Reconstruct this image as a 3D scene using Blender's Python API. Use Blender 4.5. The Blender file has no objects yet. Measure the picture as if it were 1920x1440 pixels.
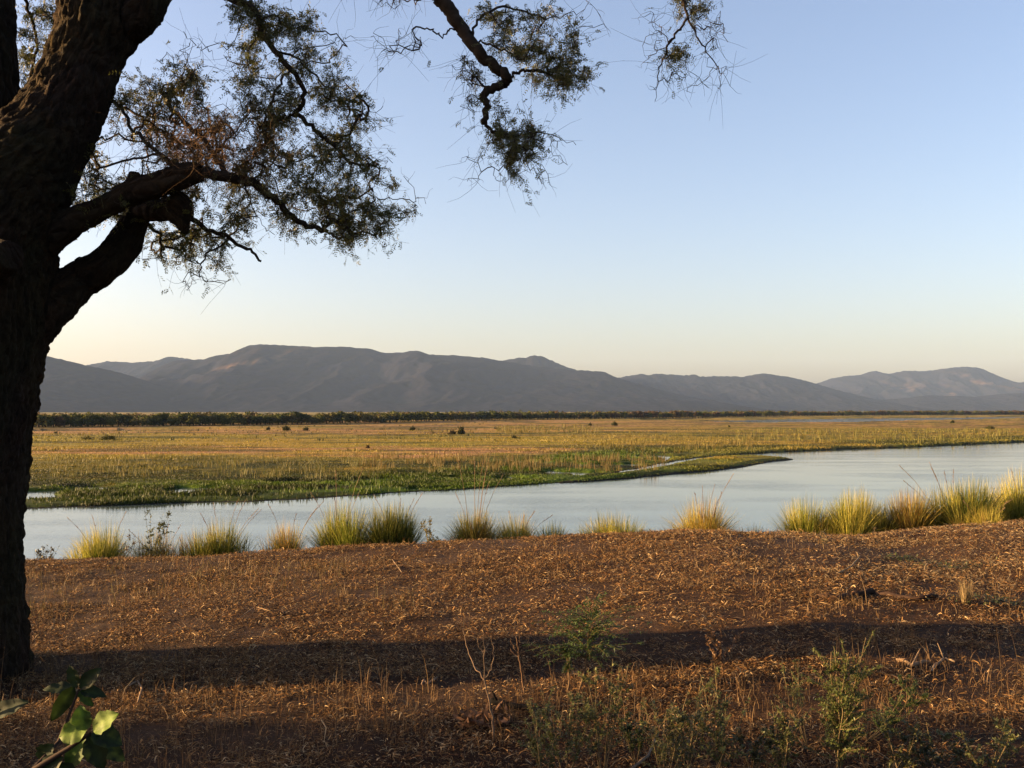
import bpy, math, random
import numpy as np
from mathutils import Vector, noise as mnoise

random.seed(7)
rng = np.random.default_rng(7)
R = math.radians
scn = bpy.context.scene
col = scn.collection

# ------------------------------------------------------------------ camera
CAM = (0.0, 0.0, 1.6)
F = 1867.0                       # focal length in pixels of the 1920 wide photograph
HOR = 770.0                      # horizon row
cd = bpy.data.cameras.new("camera")
cd.sensor_width = 36.0
cd.lens = 36.0 * F / 1920.0
cd.clip_start = 0.05
cd.clip_end = 60000
cam = bpy.data.objects.new("camera", cd)
col.objects.link(cam)
PITCH = math.atan((HOR - 720.0) / F)
cam.location = CAM
cam.rotation_euler = (math.pi / 2 + PITCH, 0, 0)
scn.camera = cam

# ------------------------------------------------------------------ sky, sun, exposure
ALB = 0.46                                  # overall reflectance of soil and plants
SUN_EL, SUN_AZ = R(9.5), R(271.0)          # azimuth clockwise from +Y: the sun is on the left
w = bpy.data.worlds.new("World")
scn.world = w
w.use_nodes = True
nt = w.node_tree
bg = nt.nodes["Background"]
sky = nt.nodes.new("ShaderNodeTexSky")
sky.sky_type = 'NISHITA'
sky.sun_disc = False
sky.sun_elevation = SUN_EL
sky.sun_rotation = SUN_AZ
sky.altitude = 400
sky.air_density = 1.0
sky.dust_density = 3.4
sky.ozone_density = 1.6
wb = nt.nodes.new("ShaderNodeMix"); wb.data_type = 'RGBA'; wb.blend_type = 'MULTIPLY'; wb.inputs[0].default_value = 1.0
wb.inputs[7].default_value = (1.13, 0.975, 1.01, 1)      # white balance of the air
nt.links.new(sky.outputs[0], wb.inputs[6]); nt.links.new(wb.outputs[2], bg.inputs[0])
bg.inputs[1].default_value = 0.06
sl = bpy.data.lights.new("sun", 'SUN')
sl.energy = 5.0
sl.angle = R(0.5)
sl.color = (1.0, 0.66, 0.30)
sun = bpy.data.objects.new("sun", sl)
col.objects.link(sun)
sd = Vector((math.sin(SUN_AZ) * math.cos(SUN_EL), math.cos(SUN_AZ) * math.cos(SUN_EL), math.sin(SUN_EL)))
sun.rotation_euler = sd.to_track_quat('Z', 'Y').to_euler()
scn.view_settings.view_transform = 'Standard'
scn.view_settings.look = 'None'
scn.view_settings.exposure = 2.58
scn.view_settings.gamma = 1.0
scn.cycles.max_bounces = 6
scn.cycles.volume_bounces = 1
scn.cycles.transparent_max_bounces = 8
scn.cycles.use_denoising = True

# ------------------------------------------------------------------ helpers
def at(px, py, Y):
    """world point seen at photograph pixel (px, py), Y metres out from the camera"""
    a = (720.0 - py) / F
    c, s = math.cos(PITCH), math.sin(PITCH)
    dy, dz = c - a * s, s + a * c
    k = Y / dy
    return np.array([(px - 960.0) / F * k, Y, CAM[2] + dz * k])

def hsh(ix, iy, s):
    h = (ix.astype(np.int64) * 374761393 + iy.astype(np.int64) * 668265263 + s * 1442695041) & 0x7fffffff
    h = ((h ^ (h >> 13)) * 1274126177) & 0x7fffffff
    h = (h ^ (h >> 16)) & 0xffffff
    return h / float(0xffffff)

def vnoise(x, y, s=0):
    x = np.asarray(x, float); y = np.asarray(y, float)
    ix, iy = np.floor(x), np.floor(y)
    fx, fy = x - ix, y - iy
    fx = fx * fx * (3 - 2 * fx); fy = fy * fy * (3 - 2 * fy)
    a = hsh(ix, iy, s); b = hsh(ix + 1, iy, s); c = hsh(ix, iy + 1, s); d = hsh(ix + 1, iy + 1, s)
    return (a * (1 - fx) + b * fx) * (1 - fy) + (c * (1 - fx) + d * fx) * fy

def fbm(x, y, s=0, o=4):
    v = 0; a = 0.5; t = 0
    for i in range(o):
        v = v + a * vnoise(np.asarray(x) * 2 ** i + 17.3 * i, np.asarray(y) * 2 ** i - 9.1 * i, s + i * 7); t += a; a *= 0.5
    return v / t

def sstep(a, b, x):
    t = np.clip((x - a) / (b - a), 0, 1)
    return t * t * (3 - 2 * t)

def mk(name, v, f, mat=None, parent=None, colors=None, smooth=False, attrs=None):
    """one mesh object from vertex and face arrays; f is one array or a list of arrays (3 or 4 wide)"""
    me = bpy.data.meshes.new(name)
    v = np.asarray(v, np.float32)
    fl = [np.asarray(q, np.int32) for q in (f if isinstance(f, list) else [f]) if len(q)]
    me.vertices.add(len(v)); me.vertices.foreach_set("co", v.ravel())
    nl = sum(q.size for q in fl); npoly = sum(len(q) for q in fl)
    me.loops.add(nl); me.polygons.add(npoly)
    me.loops.foreach_set("vertex_index", np.concatenate([q.ravel() for q in fl]))
    tot = np.concatenate([np.full(len(q), q.shape[1], np.int32) for q in fl])
    st = np.concatenate([[0], np.cumsum(tot)[:-1]]).astype(np.int32)
    me.polygons.foreach_set("loop_start", st)
    try: me.polygons.foreach_set("loop_total", tot)
    except Exception: pass
    if smooth: me.polygons.foreach_set("use_smooth", np.ones(npoly, bool))
    if colors is not None:
        ca = me.color_attributes.new("tint", 'FLOAT_COLOR', 'POINT')
        cc = np.ones((len(v), 4), np.float32); cc[:, :3] = np.asarray(colors) * ALB
        ca.data.foreach_set("color", cc.ravel())
    for k, a in (attrs or {}).items():
        at_ = me.attributes.new(k, 'FLOAT_VECTOR', 'POINT'); at_.data.foreach_set("vector", np.asarray(a, np.float32).ravel())
    me.update(calc_edges=True); me.validate()
    if mat: me.materials.append(mat)
    o = bpy.data.objects.new(name, me); col.objects.link(o)
    if parent: o.parent = parent
    return o

class MB:
    def __init__(s): s.v = []; s.f4 = []; s.f3 = []; s.c = []; s.n = 0
    def add(s, v, f4=None, f3=None, c=(0.5, 0.5, 0.5)):
        v = np.asarray(v, float)
        if not len(v): return
        s.v.append(v)
        if f4 is not None and len(f4): s.f4.append(np.asarray(f4) + s.n)
        if f3 is not None and len(f3): s.f3.append(np.asarray(f3) + s.n)
        cc = np.asarray(c, float)
        s.c.append(np.broadcast_to(cc, (len(v), 3)) if cc.ndim == 1 else cc)
        s.n += len(v)
    def build(s, name, mat, parent=None, smooth=False, origin=None):
        v = np.concatenate(s.v)
        if origin is not None: v = v - np.asarray(origin)
        f = []
        if s.f4: f.append(np.concatenate(s.f4))
        if s.f3: f.append(np.concatenate(s.f3))
        return mk(name, v, f, mat, parent, np.concatenate(s.c), smooth)

def tag(o, label=None, cat=None, group=None, kind=None):
    if label: o["label"] = label
    if cat: o["category"] = cat
    if group: o["group"] = group
    if kind: o["kind"] = kind
    return o

def empty(name, loc, label, cat, group=None):
    o = bpy.data.objects.new(name, None); col.objects.link(o); o.location = tuple(float(a) for a in loc)
    o.empty_display_size = 0.2
    return tag(o, label, cat, group)

def tube(pts, rad, sides=6, tw=0.0):
    pts = np.asarray(pts, float); n = len(pts); rad = np.broadcast_to(np.asarray(rad, float), (n,))
    t = np.gradient(pts, axis=0); t /= np.linalg.norm(t, axis=1)[:, None] + 1e-9
    ref = np.array([0, 0, 1.0]) if abs(t[0][2]) < 0.9 else np.array([1.0, 0, 0])
    u = np.cross(t, ref); un = np.linalg.norm(u, axis=1)[:, None]; u /= un + 1e-9
    for i in range(1, n):      # transport the frame
        a = u[i - 1] - t[i] * np.dot(u[i - 1], t[i]); u[i] = a / (np.linalg.norm(a) + 1e-9)
    b = np.cross(t, u)
    th = np.arange(sides) * 2 * math.pi / sides + tw
    v = pts[:, None, :] + rad[:, None, None] * (np.cos(th)[None, :, None] * u[:, None, :] + np.sin(th)[None, :, None] * b[:, None, :])
    i = np.arange(n - 1)[:, None] * sides; j = np.arange(sides)[None, :]; k = (j + 1) % sides
    f = np.stack([i + j, i + k, i + sides + k, i + sides + j], -1).reshape(-1, 4)
    return v.reshape(-1, 3), f

def blades(base, az, h, lean, width, seg=3, tip=0.1, curl=1.0, face=None):
    """curved grass blades: base (N,3), azimuth, height, lean distance at the tip"""
    N = len(base); t = np.linspace(0, 1, seg + 1)
    d = np.stack([np.cos(az), np.sin(az), np.zeros(N)], 1)
    fa = az + math.pi / 2 + (0 if face is None else face)
    s = np.stack([np.cos(fa), np.sin(fa), np.zeros(N)], 1)
    ctr = base[:, None, :] + d[:, None, :] * (lean[:, None] * (t[None, :] ** 1.8))[:, :, None]
    hh = h[:, None] * (t - 0.22 * curl * t ** 3 * np.clip(lean / (h + 1e-6), 0, 2)[:, None])
    ctr[:, :, 2] += hh
    wd = (width[:, None] * (1 - (1 - tip) * t[None, :] ** 1.5))[:, :, None] * 0.5
    v = np.stack([ctr - s[:, None, :] * wd, ctr + s[:, None, :] * wd], 2).reshape(-1, 3)
    i = (np.arange(N) * (seg + 1) * 2)[:, None] + (np.arange(seg) * 2)[None, :]
    f = np.stack([i, i + 1, i + 3, i + 2], -1).reshape(-1, 4)
    return v, f, (seg + 1) * 2

def leaves(ctr, dirv, nrm, L, W):
    """small pointed leaves (diamonds)"""
    dirv = dirv / (np.linalg.norm(dirv, axis=1)[:, None] + 1e-9)
    s = np.cross(dirv, nrm); s /= np.linalg.norm(s, axis=1)[:, None] + 1e-9
    L = L[:, None]; W = W[:, None]
    v = np.stack([ctr, ctr + dirv * L * 0.45 + s * W * 0.5, ctr + dirv * L, ctr + dirv * L * 0.45 - s * W * 0.5], 1).reshape(-1, 3)
    return v, np.arange(len(v)).reshape(-1, 4)

def rdir(n):
    a = rng.normal(size=(n, 3)); return a / np.linalg.norm(a, axis=1)[:, None]

# ------------------------------------------------------------------ materials
def newmat(name):
    m = bpy.data.materials.new(name); m.use_nodes = True
    t = m.node_tree; b = t.nodes["Principled BSDF"]
    return m, t, b

def N(t, typ, **kw):
    n = t.nodes.new(typ)
    for k, v in kw.items():
        if k in n.inputs: n.inputs[k].default_value = v
        else: setattr(n, k, v)
    return n

def tint_mat(name, rough=0.8, transl=0.0, nscale=0.0, namt=0.3, spec=0.2):
    """colour from the mesh's own tint attribute with a little procedural mottling"""
    m, t, b = newmat(name)
    a = N(t, "ShaderNodeAttribute", attribute_name="tint")
    out = a.outputs["Color"]
    if nscale:
        g = N(t, "ShaderNodeNewGeometry")
        nz = N(t, "ShaderNodeTexNoise", Scale=nscale, Detail=6.0, Roughness=0.7)
        t.links.new(g.outputs["Position"], nz.inputs["Vector"])
        mr = N(t, "ShaderNodeMapRange"); mr.inputs[1].default_value = 0.3; mr.inputs[2].default_value = 0.7
        mr.inputs[3].default_value = 1 - namt; mr.inputs[4].default_value = 1 + namt
        t.links.new(nz.outputs["Fac"], mr.inputs[0])
        mx = N(t, "ShaderNodeMix", data_type='RGBA', blend_type='MULTIPLY'); mx.inputs[0].default_value = 1
        t.links.new(out, mx.inputs[6]); t.links.new(mr.outputs[0], mx.inputs[7]); out = mx.outputs[2]
    t.links.new(out, b.inputs["Base Color"])
    b.inputs["Roughness"].default_value = rough
    b.inputs["Specular IOR Level"].default_value = spec
    if transl:
        tr = N(t, "ShaderNodeBsdfTranslucent"); t.links.new(out, tr.inputs["Color"])
        ms = N(t, "ShaderNodeMixShader"); ms.inputs[0].default_value = transl
        t.links.new(b.outputs[0], ms.inputs[1]); t.links.new(tr.outputs[0], ms.inputs[2])
        t.links.new(ms.outputs[0], t.nodes["Material Output"].inputs[0])
    return m

M_leaf = tint_mat("leaf", 0.55, 0.35, spec=0.3)
M_bleaf = tint_mat("broad_leaf", 0.6, 0.30, 28.0, 0.55, spec=0.2)
M_grass = tint_mat("grass", 0.65, 0.35, spec=0.2)
M_litter = tint_mat("litter", 0.8, 0.15, spec=0.1)
M_twig = tint_mat("twig_bark", 0.9, 0.0, 25.0, 0.35, spec=0.1)
M_crown = tint_mat("distant_foliage", 0.9, 0.2, spec=0.05)

def bark_material():
    m, t, b = newmat("furrowed_bark")
    a = N(t, "ShaderNodeAttribute", attribute_name="barkco")
    n1 = N(t, "ShaderNodeTexNoise", Scale=22.0, Detail=8.0, Roughness=0.75)
    n2 = N(t, "ShaderNodeTexVoronoi", Scale=26.0, feature='DISTANCE_TO_EDGE')
    n3 = N(t, "ShaderNodeTexNoise", Scale=3.0, Detail=4.0)
    for n in (n1, n2, n3): t.links.new(a.outputs["Vector"], n.inputs["Vector"])
    cr = N(t, "ShaderNodeValToRGB")
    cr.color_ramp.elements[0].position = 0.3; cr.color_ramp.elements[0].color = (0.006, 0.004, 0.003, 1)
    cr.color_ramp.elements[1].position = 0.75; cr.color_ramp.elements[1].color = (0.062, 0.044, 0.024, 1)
    t.links.new(n1.outputs["Fac"], cr.inputs[0])
    mx = N(t, "ShaderNodeMix", data_type='RGBA', blend_type='MULTIPLY'); mx.inputs[0].default_value = 0.6
    t.links.new(cr.outputs[0], mx.inputs[6]); t.links.new(n3.outputs["Color"], mx.inputs[7])
    t.links.new(mx.outputs[2], b.inputs["Base Color"])
    ad = N(t, "ShaderNodeMath", operation='ADD'); mul = N(t, "ShaderNodeMath", operation='MULTIPLY'); mul.inputs[1].default_value = 1.6
    t.links.new(n2.outputs["Distance"], mul.inputs[0]); t.links.new(mul.outputs[0], ad.inputs[0]); t.links.new(n1.outputs["Fac"], ad.inputs[1])
    bp = N(t, "ShaderNodeBump", Strength=1.0, Distance=0.05)
    t.links.new(ad.outputs[0], bp.inputs["Height"]); t.links.new(bp.outputs[0], b.inputs["Normal"])
    b.inputs["Roughness"].default_value = 0.95; b.inputs["Specular IOR Level"].default_value = 0.1
    return m
M_bark = bark_material()

def ground_material():
    m, t, b = newmat("dry_soil")
    a = N(t, "ShaderNodeAttribute", attribute_name="tint")
    g = N(t, "ShaderNodeNewGeometry")
    n1 = N(t, "ShaderNodeTexNoise", Scale=9.0, Detail=10.0, Roughness=0.75)
    n2 = N(t, "ShaderNodeTexNoise", Scale=70.0, Detail=6.0, Roughness=0.7)
    for n in (n1, n2): t.links.new(g.outputs["Position"], n.inputs["Vector"])
    mr = N(t, "ShaderNodeMapRange"); mr.inputs[1].default_value = 0.25; mr.inputs[2].default_value = 0.75; mr.inputs[3].default_value = 0.45; mr.inputs[4].default_value = 1.5
    t.links.new(n1.outputs["Fac"], mr.inputs[0])
    mx = N(t, "ShaderNodeMix", data_type='RGBA', blend_type='MULTIPLY'); mx.inputs[0].default_value = 1
    t.links.new(a.outputs["Color"], mx.inputs[6]); t.links.new(mr.outputs[0], mx.inputs[7])
    mr2 = N(t, "ShaderNodeMapRange"); mr2.inputs[1].default_value = 0.3; mr2.inputs[2].default_value = 0.7; mr2.inputs[3].default_value = 0.35; mr2.inputs[4].default_value = 1.6
    t.links.new(n2.outputs["Fac"], mr2.inputs[0])
    mx2 = N(t, "ShaderNodeMix", data_type='RGBA', blend_type='MULTIPLY'); mx2.inputs[0].default_value = 1
    t.links.new(mx.outputs[2], mx2.inputs[6]); t.links.new(mr2.outputs[0], mx2.inputs[7])
    t.links.new(mx2.outputs[2], b.inputs["Base Color"])
    bp = N(t, "ShaderNodeBump", Strength=0.8, Distance=0.02); t.links.new(n2.outputs["Fac"], bp.inputs["Height"])
    bp2 = N(t, "ShaderNodeBump", Strength=0.7, Distance=0.06); t.links.new(n1.outputs["Fac"], bp2.inputs["Height"]); t.links.new(bp.outputs[0], bp2.inputs["Normal"])
    t.links.new(bp2.outputs[0], b.inputs["Normal"])
    b.inputs["Roughness"].default_value = 0.95; b.inputs["Specular IOR Level"].default_value = 0.1
    return m
M_ground = ground_material()
M_plain = tint_mat("floodplain_turf", 0.95, 0.0, 0.6, 0.35, spec=0.05)

def hill_material():
    m, t, b = newmat("wooded_slope")
    a = N(t, "ShaderNodeAttribute", attribute_name="tint")
    g = N(t, "ShaderNodeNewGeometry")
    n1 = N(t, "ShaderNodeTexNoise", Scale=0.02, Detail=10.0, Roughness=0.75)
    t.links.new(g.outputs["Position"], n1.inputs["Vector"])
    mr = N(t, "ShaderNodeMapRange"); mr.inputs[1].default_value = 0.3; mr.inputs[2].default_value = 0.7; mr.inputs[3].default_value = 0.6; mr.inputs[4].default_value = 1.4
    t.links.new(n1.outputs["Fac"], mr.inputs[0])
    mx = N(t, "ShaderNodeMix", data_type='RGBA', blend_type='MULTIPLY'); mx.inputs[0].default_value = 1
    t.links.new(a.outputs["Color"], mx.inputs[6]); t.links.new(mr.outputs[0], mx.inputs[7])
    t.links.new(mx.outputs[2], b.inputs["Base Color"])
    b.inputs["Roughness"].default_value = 1.0; b.inputs["Specular IOR Level"].default_value = 0.0
    return m
M_hill = hill_material()

def water_material():
    m, t, b = newmat("river_water")
    b.inputs["Base Color"].default_value = (0.05, 0.07, 0.07, 1)
    b.inputs["Roughness"].default_value = 0.05
    b.inputs["IOR"].default_value = 1.33
    g = N(t, "ShaderNodeNewGeometry")
    mp = N(t, "ShaderNodeMapping"); mp.inputs["Scale"].default_value = (0.5, 1.6, 1); mp.inputs["Rotation"].default_value = (0, 0, R(-12))
    t.links.new(g.outputs["Position"], mp.inputs[0])
    n1 = N(t, "ShaderNodeTexNoise", Scale=1.1, Detail=6.0, Roughness=0.6)
    n2 = N(t, "ShaderNodeTexNoise", Scale=0.09, Detail=5.0)
    t.links.new(mp.outputs[0], n1.inputs["Vector"]); t.links.new(mp.outputs[0], n2.inputs["Vector"])
    mr = N(t, "ShaderNodeMapRange"); mr.inputs[1].default_value = 0.35; mr.inputs[2].default_value = 0.65; mr.inputs[3].default_value = 0.03; mr.inputs[4].default_value = 0.5
    t.links.new(n2.outputs["Fac"], mr.inputs[0])
    bp = N(t, "ShaderNodeBump", Distance=0.05)
    t.links.new(mr.outputs[0], bp.inputs["Strength"])
    t.links.new(n1.outputs["Fac"], bp.inputs["Height"]); t.links.new(bp.outputs[0], b.inputs["Normal"])
    return m
M_water = water_material()

WZ = -6.4          # water level
# ------------------------------------------------------------------ near bank
CREST = 13.0
cx = np.array([-40, -10, -6.3, -4.0, -2.2, 0, 2.2, 3.4, 4.5, 5.6, 6.7, 10, 60])
cz = np.array([-.5, -.38, -.32, -.28, -.17, -.08, .07, .06, .0, .1, .19, .3, .9])
def gh(x, y):
    """height of the near bank"""
    x = np.asarray(x, float); y = np.asarray(y, float)
    tilt = np.interp(x, cx, cz)
    k = sstep(-2, 12, y)
    z = tilt * (0.75 + 0.25 * k) * sstep(-6, 6, y)
    z = z + 0.05 * (fbm(x * 0.5, y * 0.5, 3) - 0.5) + 0.035 * (fbm(x * 2.2, y * 2.2, 5, 3) - 0.5) * (1 + 0.3 * (y < 20))
    wob = 0.8 * (fbm(x * 0.35, y * 0 + 2.0, 9) - 0.5)
    d = np.maximum(0, y - (CREST - 0.5) - wob)
    z = z - np.minimum(0.10 * d ** 1.9, 0.2 + 0.62 * d)
    return np.maximum(z, WZ - 1.5)

def on_ground(px, py):
    """where the sight line through a photograph pixel meets the near bank"""
    a = at(px, py, 1.0) - np.array(CAM)
    for Y in np.arange(1.5, 20, 0.01):
        p = np.array(CAM) + a * Y
        if p[2] <= gh(p[0], p[1]): return p
    return np.array(CAM) + a * 14

def nz_axis(lo, hi, a, b, fine, coarse_n):
    return np.concatenate([np.linspace(lo, a, coarse_n, endpoint=False), np.arange(a, b, fine), np.linspace(b, hi, coarse_n)])
gx = nz_axis(-70, 90, -9, 10, 0.05, 50); gy = nz_axis(-40, 34, 2.5, 20, 0.05, 40)
GX, GY = np.meshgrid(gx, gy)
GZ = gh(GX, GY)
def grid_faces(nr, nc):
    i = np.arange(nr - 1)[:, None] * nc + np.arange(nc - 1)[None, :]
    return np.stack([i, i + 1, i + nc + 1, i + nc], -1).reshape(-1, 4)
sf = fbm(GX * 0.6, GY * 0.6, 21)
soilA = np.array([0.066, 0.029, 0.011]); soilB = np.array([0.105, 0.060, 0.036])
bare = sstep(0.45, 0.65, sf) * 0.6 + 0.6 * np.exp(-(((GX - 4.2) / 1.6) ** 2 + ((GY - 11.2) / 1.0) ** 2))
bare = np.clip(bare, 0, 1)[..., None]
gc = soilA * (1 - bare) + soilB * bare
ground = mk("ground", np.stack([GX, GY, GZ], -1).reshape(-1, 3), grid_faces(len(gy), len(gx)), M_ground, None, gc.reshape(-1, 3), True)
tag(ground, "reddish brown dry bank top littered with dead leaves", kind="structure")

# ------------------------------------------------------------------ river and floodplain
shore = np.array([at(px, py, 8.0 * F / (py - HOR))[:2] for px, py in
                  [(-500, 985), (-100, 962), (60, 953), (250, 947), (430, 941), (560, 936), (700, 926), (830, 919), (960, 911), (1060, 905),
                   (1110, 898), (1150, 888), (1200, 877), (1250, 868), (1310, 858), (1400, 851), (1500, 846), (1600, 842), (1720, 838), (1920, 829), (2300, 818), (3200, 806)]])
spit = np.array([at(px, py, 8.0 * F / (py - HOR))[:2] for px, py in
                 [(1040, 906), (1100, 903), (1190, 895.5), (1260, 889), (1340, 882), (1400, 874), (1435, 867), (1490, 861), (1440, 857.5), (1380, 856), (1320, 861), (1280, 867), (1240, 876), (1190, 884), (1120, 894)]])
def inside(poly, x, y):
    r = np.zeros(x.shape, bool); n = len(poly)
    for i in range(n):
        x1, y1 = poly[i]; x2, y2 = poly[(i + 1) % n]
        c = ((y1 > y) != (y2 > y)) & (x < (x2 - x1) * (y - y1) / (y2 - y1 + 1e-12) + x1)
        r ^= c
    return r
def pdist(line, x, y, closed=False):
    best = np.full(x.shape, 1e9); n = len(line)
    for i in range(n if closed else n - 1):
        a = line[i]; b = line[(i + 1) % n]; ab = b - a; L = (ab ** 2).sum()
        t = np.clip(((x - a[0]) * ab[0] + (y - a[1]) * ab[1]) / L, 0, 1)
        best = np.minimum(best, np.hypot(x - a[0] - ab[0] * t, y - a[1] - ab[1] * t))
    return best
landpoly = np.concatenate([shore, [[20000, 4000], [20000, 20000], [-20000, 20000], [-20000, 60]]])
def streak(px0, px1, py0, py1, k=7.7):
    return np.array([at(a, b, k * F / (b - HOR))[:2] for a, b in ((px0, (py0 + py1) / 2), ((px0 + px1) / 2, py0), (px1, (py0 + py1) / 2), ((px0 + px1) / 2, py1))])
def chan(pts, k=7.9):
    return np.array([at(a, b, k * F / (b - HOR))[:2] for a, b in pts])
channels = [chan([(1300, 789.5), (1480, 785.6), (1640, 784.2), (1850, 782), (1960, 782.5), (1840, 785.8), (1650, 790), (1600, 792), (1400, 792.5)]),
            chan([(60, 806), (300, 804.6), (420, 804.8), (300, 809), (60, 810.5)]),
            chan([(700, 793.5), (900, 791), (960, 791), (850, 793.5), (700, 795)]),
            chan([(1180, 786), (1330, 783.5), (1340, 785), (1200, 787.3)])]
def plain_h(x, y):
    x = np.asarray(x, float); y = np.asarray(y, float)
    d = pdist(shore, x, y)
    land = inside(landpoly, x, y)
    wob = 2.2 * (fbm(x * 0.22, y * 0.22, 31) - 0.5)
    s = np.where(land, d, -d) + wob
    sp = pdist(spit, x, y, True); s2 = np.where(inside(spit, x, y), sp, -sp) + 0.5 * wob
    # a green marshy shelf, just above the water on the left, dry higher ground behind
    right = sstep(20, 60, x)
    hL = 0.02 + 0.22 * sstep(0, 2.5, s) + 0.3 * sstep(12, 40, s) + 0.12 * (fbm(x * .12, y * .12, 33) - .5) * sstep(5, 30, s)
    pool = (fbm(x * 0.16, y * 0.11, 35, 3) - 0.59) * sstep(1.0, 3, s) * (1 - sstep(16, 28, s)) * (1 - right)
    hL = hL - 6.0 * np.maximum(0, pool)
    hR = 0.60 * sstep(-0.3, 1.6, s) - 0.1 + 0.25 * (fbm(x * .05, y * .05, 37) - .5) * sstep(5, 30, s)
    h = hL * (1 - right) + hR * right
    h = np.where(s > 0, h, np.maximum(s * 0.4, -0.8))
    h2 = np.where(s2 > 0, 0.12 + 0.3 * sstep(0, 2, s2), s2 * 0.4)
    h = np.maximum(h, np.where(s2 > -2, h2, -0.8))
    h = h + 0.22 * (fbm(x * .02, y * .02, 39) - .5) * sstep(60, 160, s)
    for c in channels:
        cdst = pdist(c, x, y, True); m = inside(c, x, y)
        h = np.where(m, np.minimum(h, -0.02 - 0.05 * np.minimum(cdst, 6)), h - 0.5 * np.exp(-cdst / 4.0) * 0)
    return WZ + h, s, s2

# rows spaced closer where they are seen closer together
rows = [55.0]
while rows[-1] < 1900: rows.append(rows[-1] + max(0.35, rows[-1] ** 2 / (7.7 * F) * 0.85))
rows += list(np.linspace(1980, 14500, 40))
rows = np.array(rows)
ang = np.concatenate([np.linspace(-1.6, -0.56, 60, endpoint=False), np.linspace(-0.56, 0.56, 900), np.linspace(0.56, 1.6, 61)[1:]])
PX = ang[None, :] * rows[:, None]; PY = np.repeat(rows[:, None], len(ang), 1)
PZ, S, S2 = plain_h(PX, PY)

def lerp(a, b, t): return np.asarray(a) * (1 - t[..., None]) + np.asarray(b) * t[..., None]
SOIL = np.array([0.36, 0.20, 0.12]); OCHRE = np.array([0.34, 0.23, 0.055]); OLIVE = np.array([0.15, 0.13, 0.026]); GREEN = np.array([0.070, 0.120, 0.010]); DRKG = np.array([0.03, 0.036, 0.010]); YG = np.array([0.24, 0.20, 0.036])
def plain_col(x, y, s):
    """which cover grows where: green at the water, olive, bare soil, ochre grass"""
    row = HOR + 7.7 * F / y                        # band position, as a distance class
    wob = (fbm(x / y * 9, np.log(y) * 9, 41) - .5) * 2
    r = row + wob * 0.16 * (row - HOR)
    leftish = 1 - sstep(0.02, 0.30, x / y)
    k = lambda a, b, c, d: sstep(a, b, r) * (1 - sstep(c, d, r))
    c = np.broadcast_to(OCHRE, x.shape + (3,)).copy()
    n1 = fbm(x * .05, y * .05, 43); n2 = fbm(x * .25, y * .25, 45)
    c = lerp(c, YG, sstep(.4, .6, n1))
    c = lerp(c, SOIL, k(786, 790, 800, 804) * .8 * sstep(.3, .5, n1))
    c = lerp(c, SOIL, k(803, 806, 811, 814) * .8 * leftish)
    c = lerp(c, DRKG, k(811, 813, 815, 818) * .55 * sstep(.4, .55, n2))
    c = lerp(c, YG, k(816, 820, 832, 838) * .6)
    c = lerp(c, SOIL, k(838, 843, 853, 860) * .9 * leftish * sstep(.25, .5, n2 * .5 + n1 * .5))
    c = lerp(c, OLIVE, sstep(856, 866, r) * leftish)
    c = lerp(c, OLIVE, (1 - leftish) * sstep(.35, .6, n2) * .6)
    c = lerp(c, GREEN, np.where(s > 0, 1 - sstep(16, 36, s + 16 * (n1 - .5)), 1) * np.clip(leftish + .3, 0, 1))
    c = lerp(c, OCHRE * .8, sstep(868, 880, r) * leftish * sstep(.58, .68, n2) * .6 * sstep(14, 30, s))
    st = fbm(x * .03, y * .13, 49, 4); st2 = fbm(x * .12, y * .45, 50, 3)  # dark olive streaks, painted in place of shadow lines along low terraces
    c = lerp(c, DRKG * 1.3, sstep(.50, .58, st) * .7 + sstep(.56, .66, st2) * .35 * sstep(858, 872, r))
    c = lerp(c, OCHRE * 1.1, sstep(.55, .68, fbm(x * .03, y * .10, 52)) * .6 * (1 - sstep(866, 878, r)))
    c = lerp(c, DRKG, sstep(.52, .62, fbm(x * .10, y * .22, 57, 3)) * .6 * sstep(2, 6, s) * (1 - sstep(26, 44, s)))
    return c * np.array([1.22, 1.18, .95]) * (0.6 + 0.8 * fbm(x * 1.1, y * .6, 47, 2))[..., None]
pc = plain_col(PX, PY, np.maximum(S, S2 * 3))
mud = (np.where(np.maximum(S, S2) < 0.6, 1.0, 0.0))[..., None]
pc = pc * (1 - mud) + np.array([.03, .026, .016]) * mud
terrain = mk("terrain", np.stack([PX, PY, PZ], -1).reshape(-1, 3), grid_faces(len(rows), len(ang)), M_plain, None, pc.reshape(-1, 3), True)
tag(terrain, "flat floodplain of green and ochre grass beyond the river", kind="structure")
v = np.array([[-300, 14, WZ], [600, 14, WZ], [2500, 2600, WZ], [-2500, 2600, WZ]], float)
river = mk("river", v, np.array([[0, 1, 2, 3]]), M_water)
tag(river, "calm pale river reflecting the evening sky", kind="structure")

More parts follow.
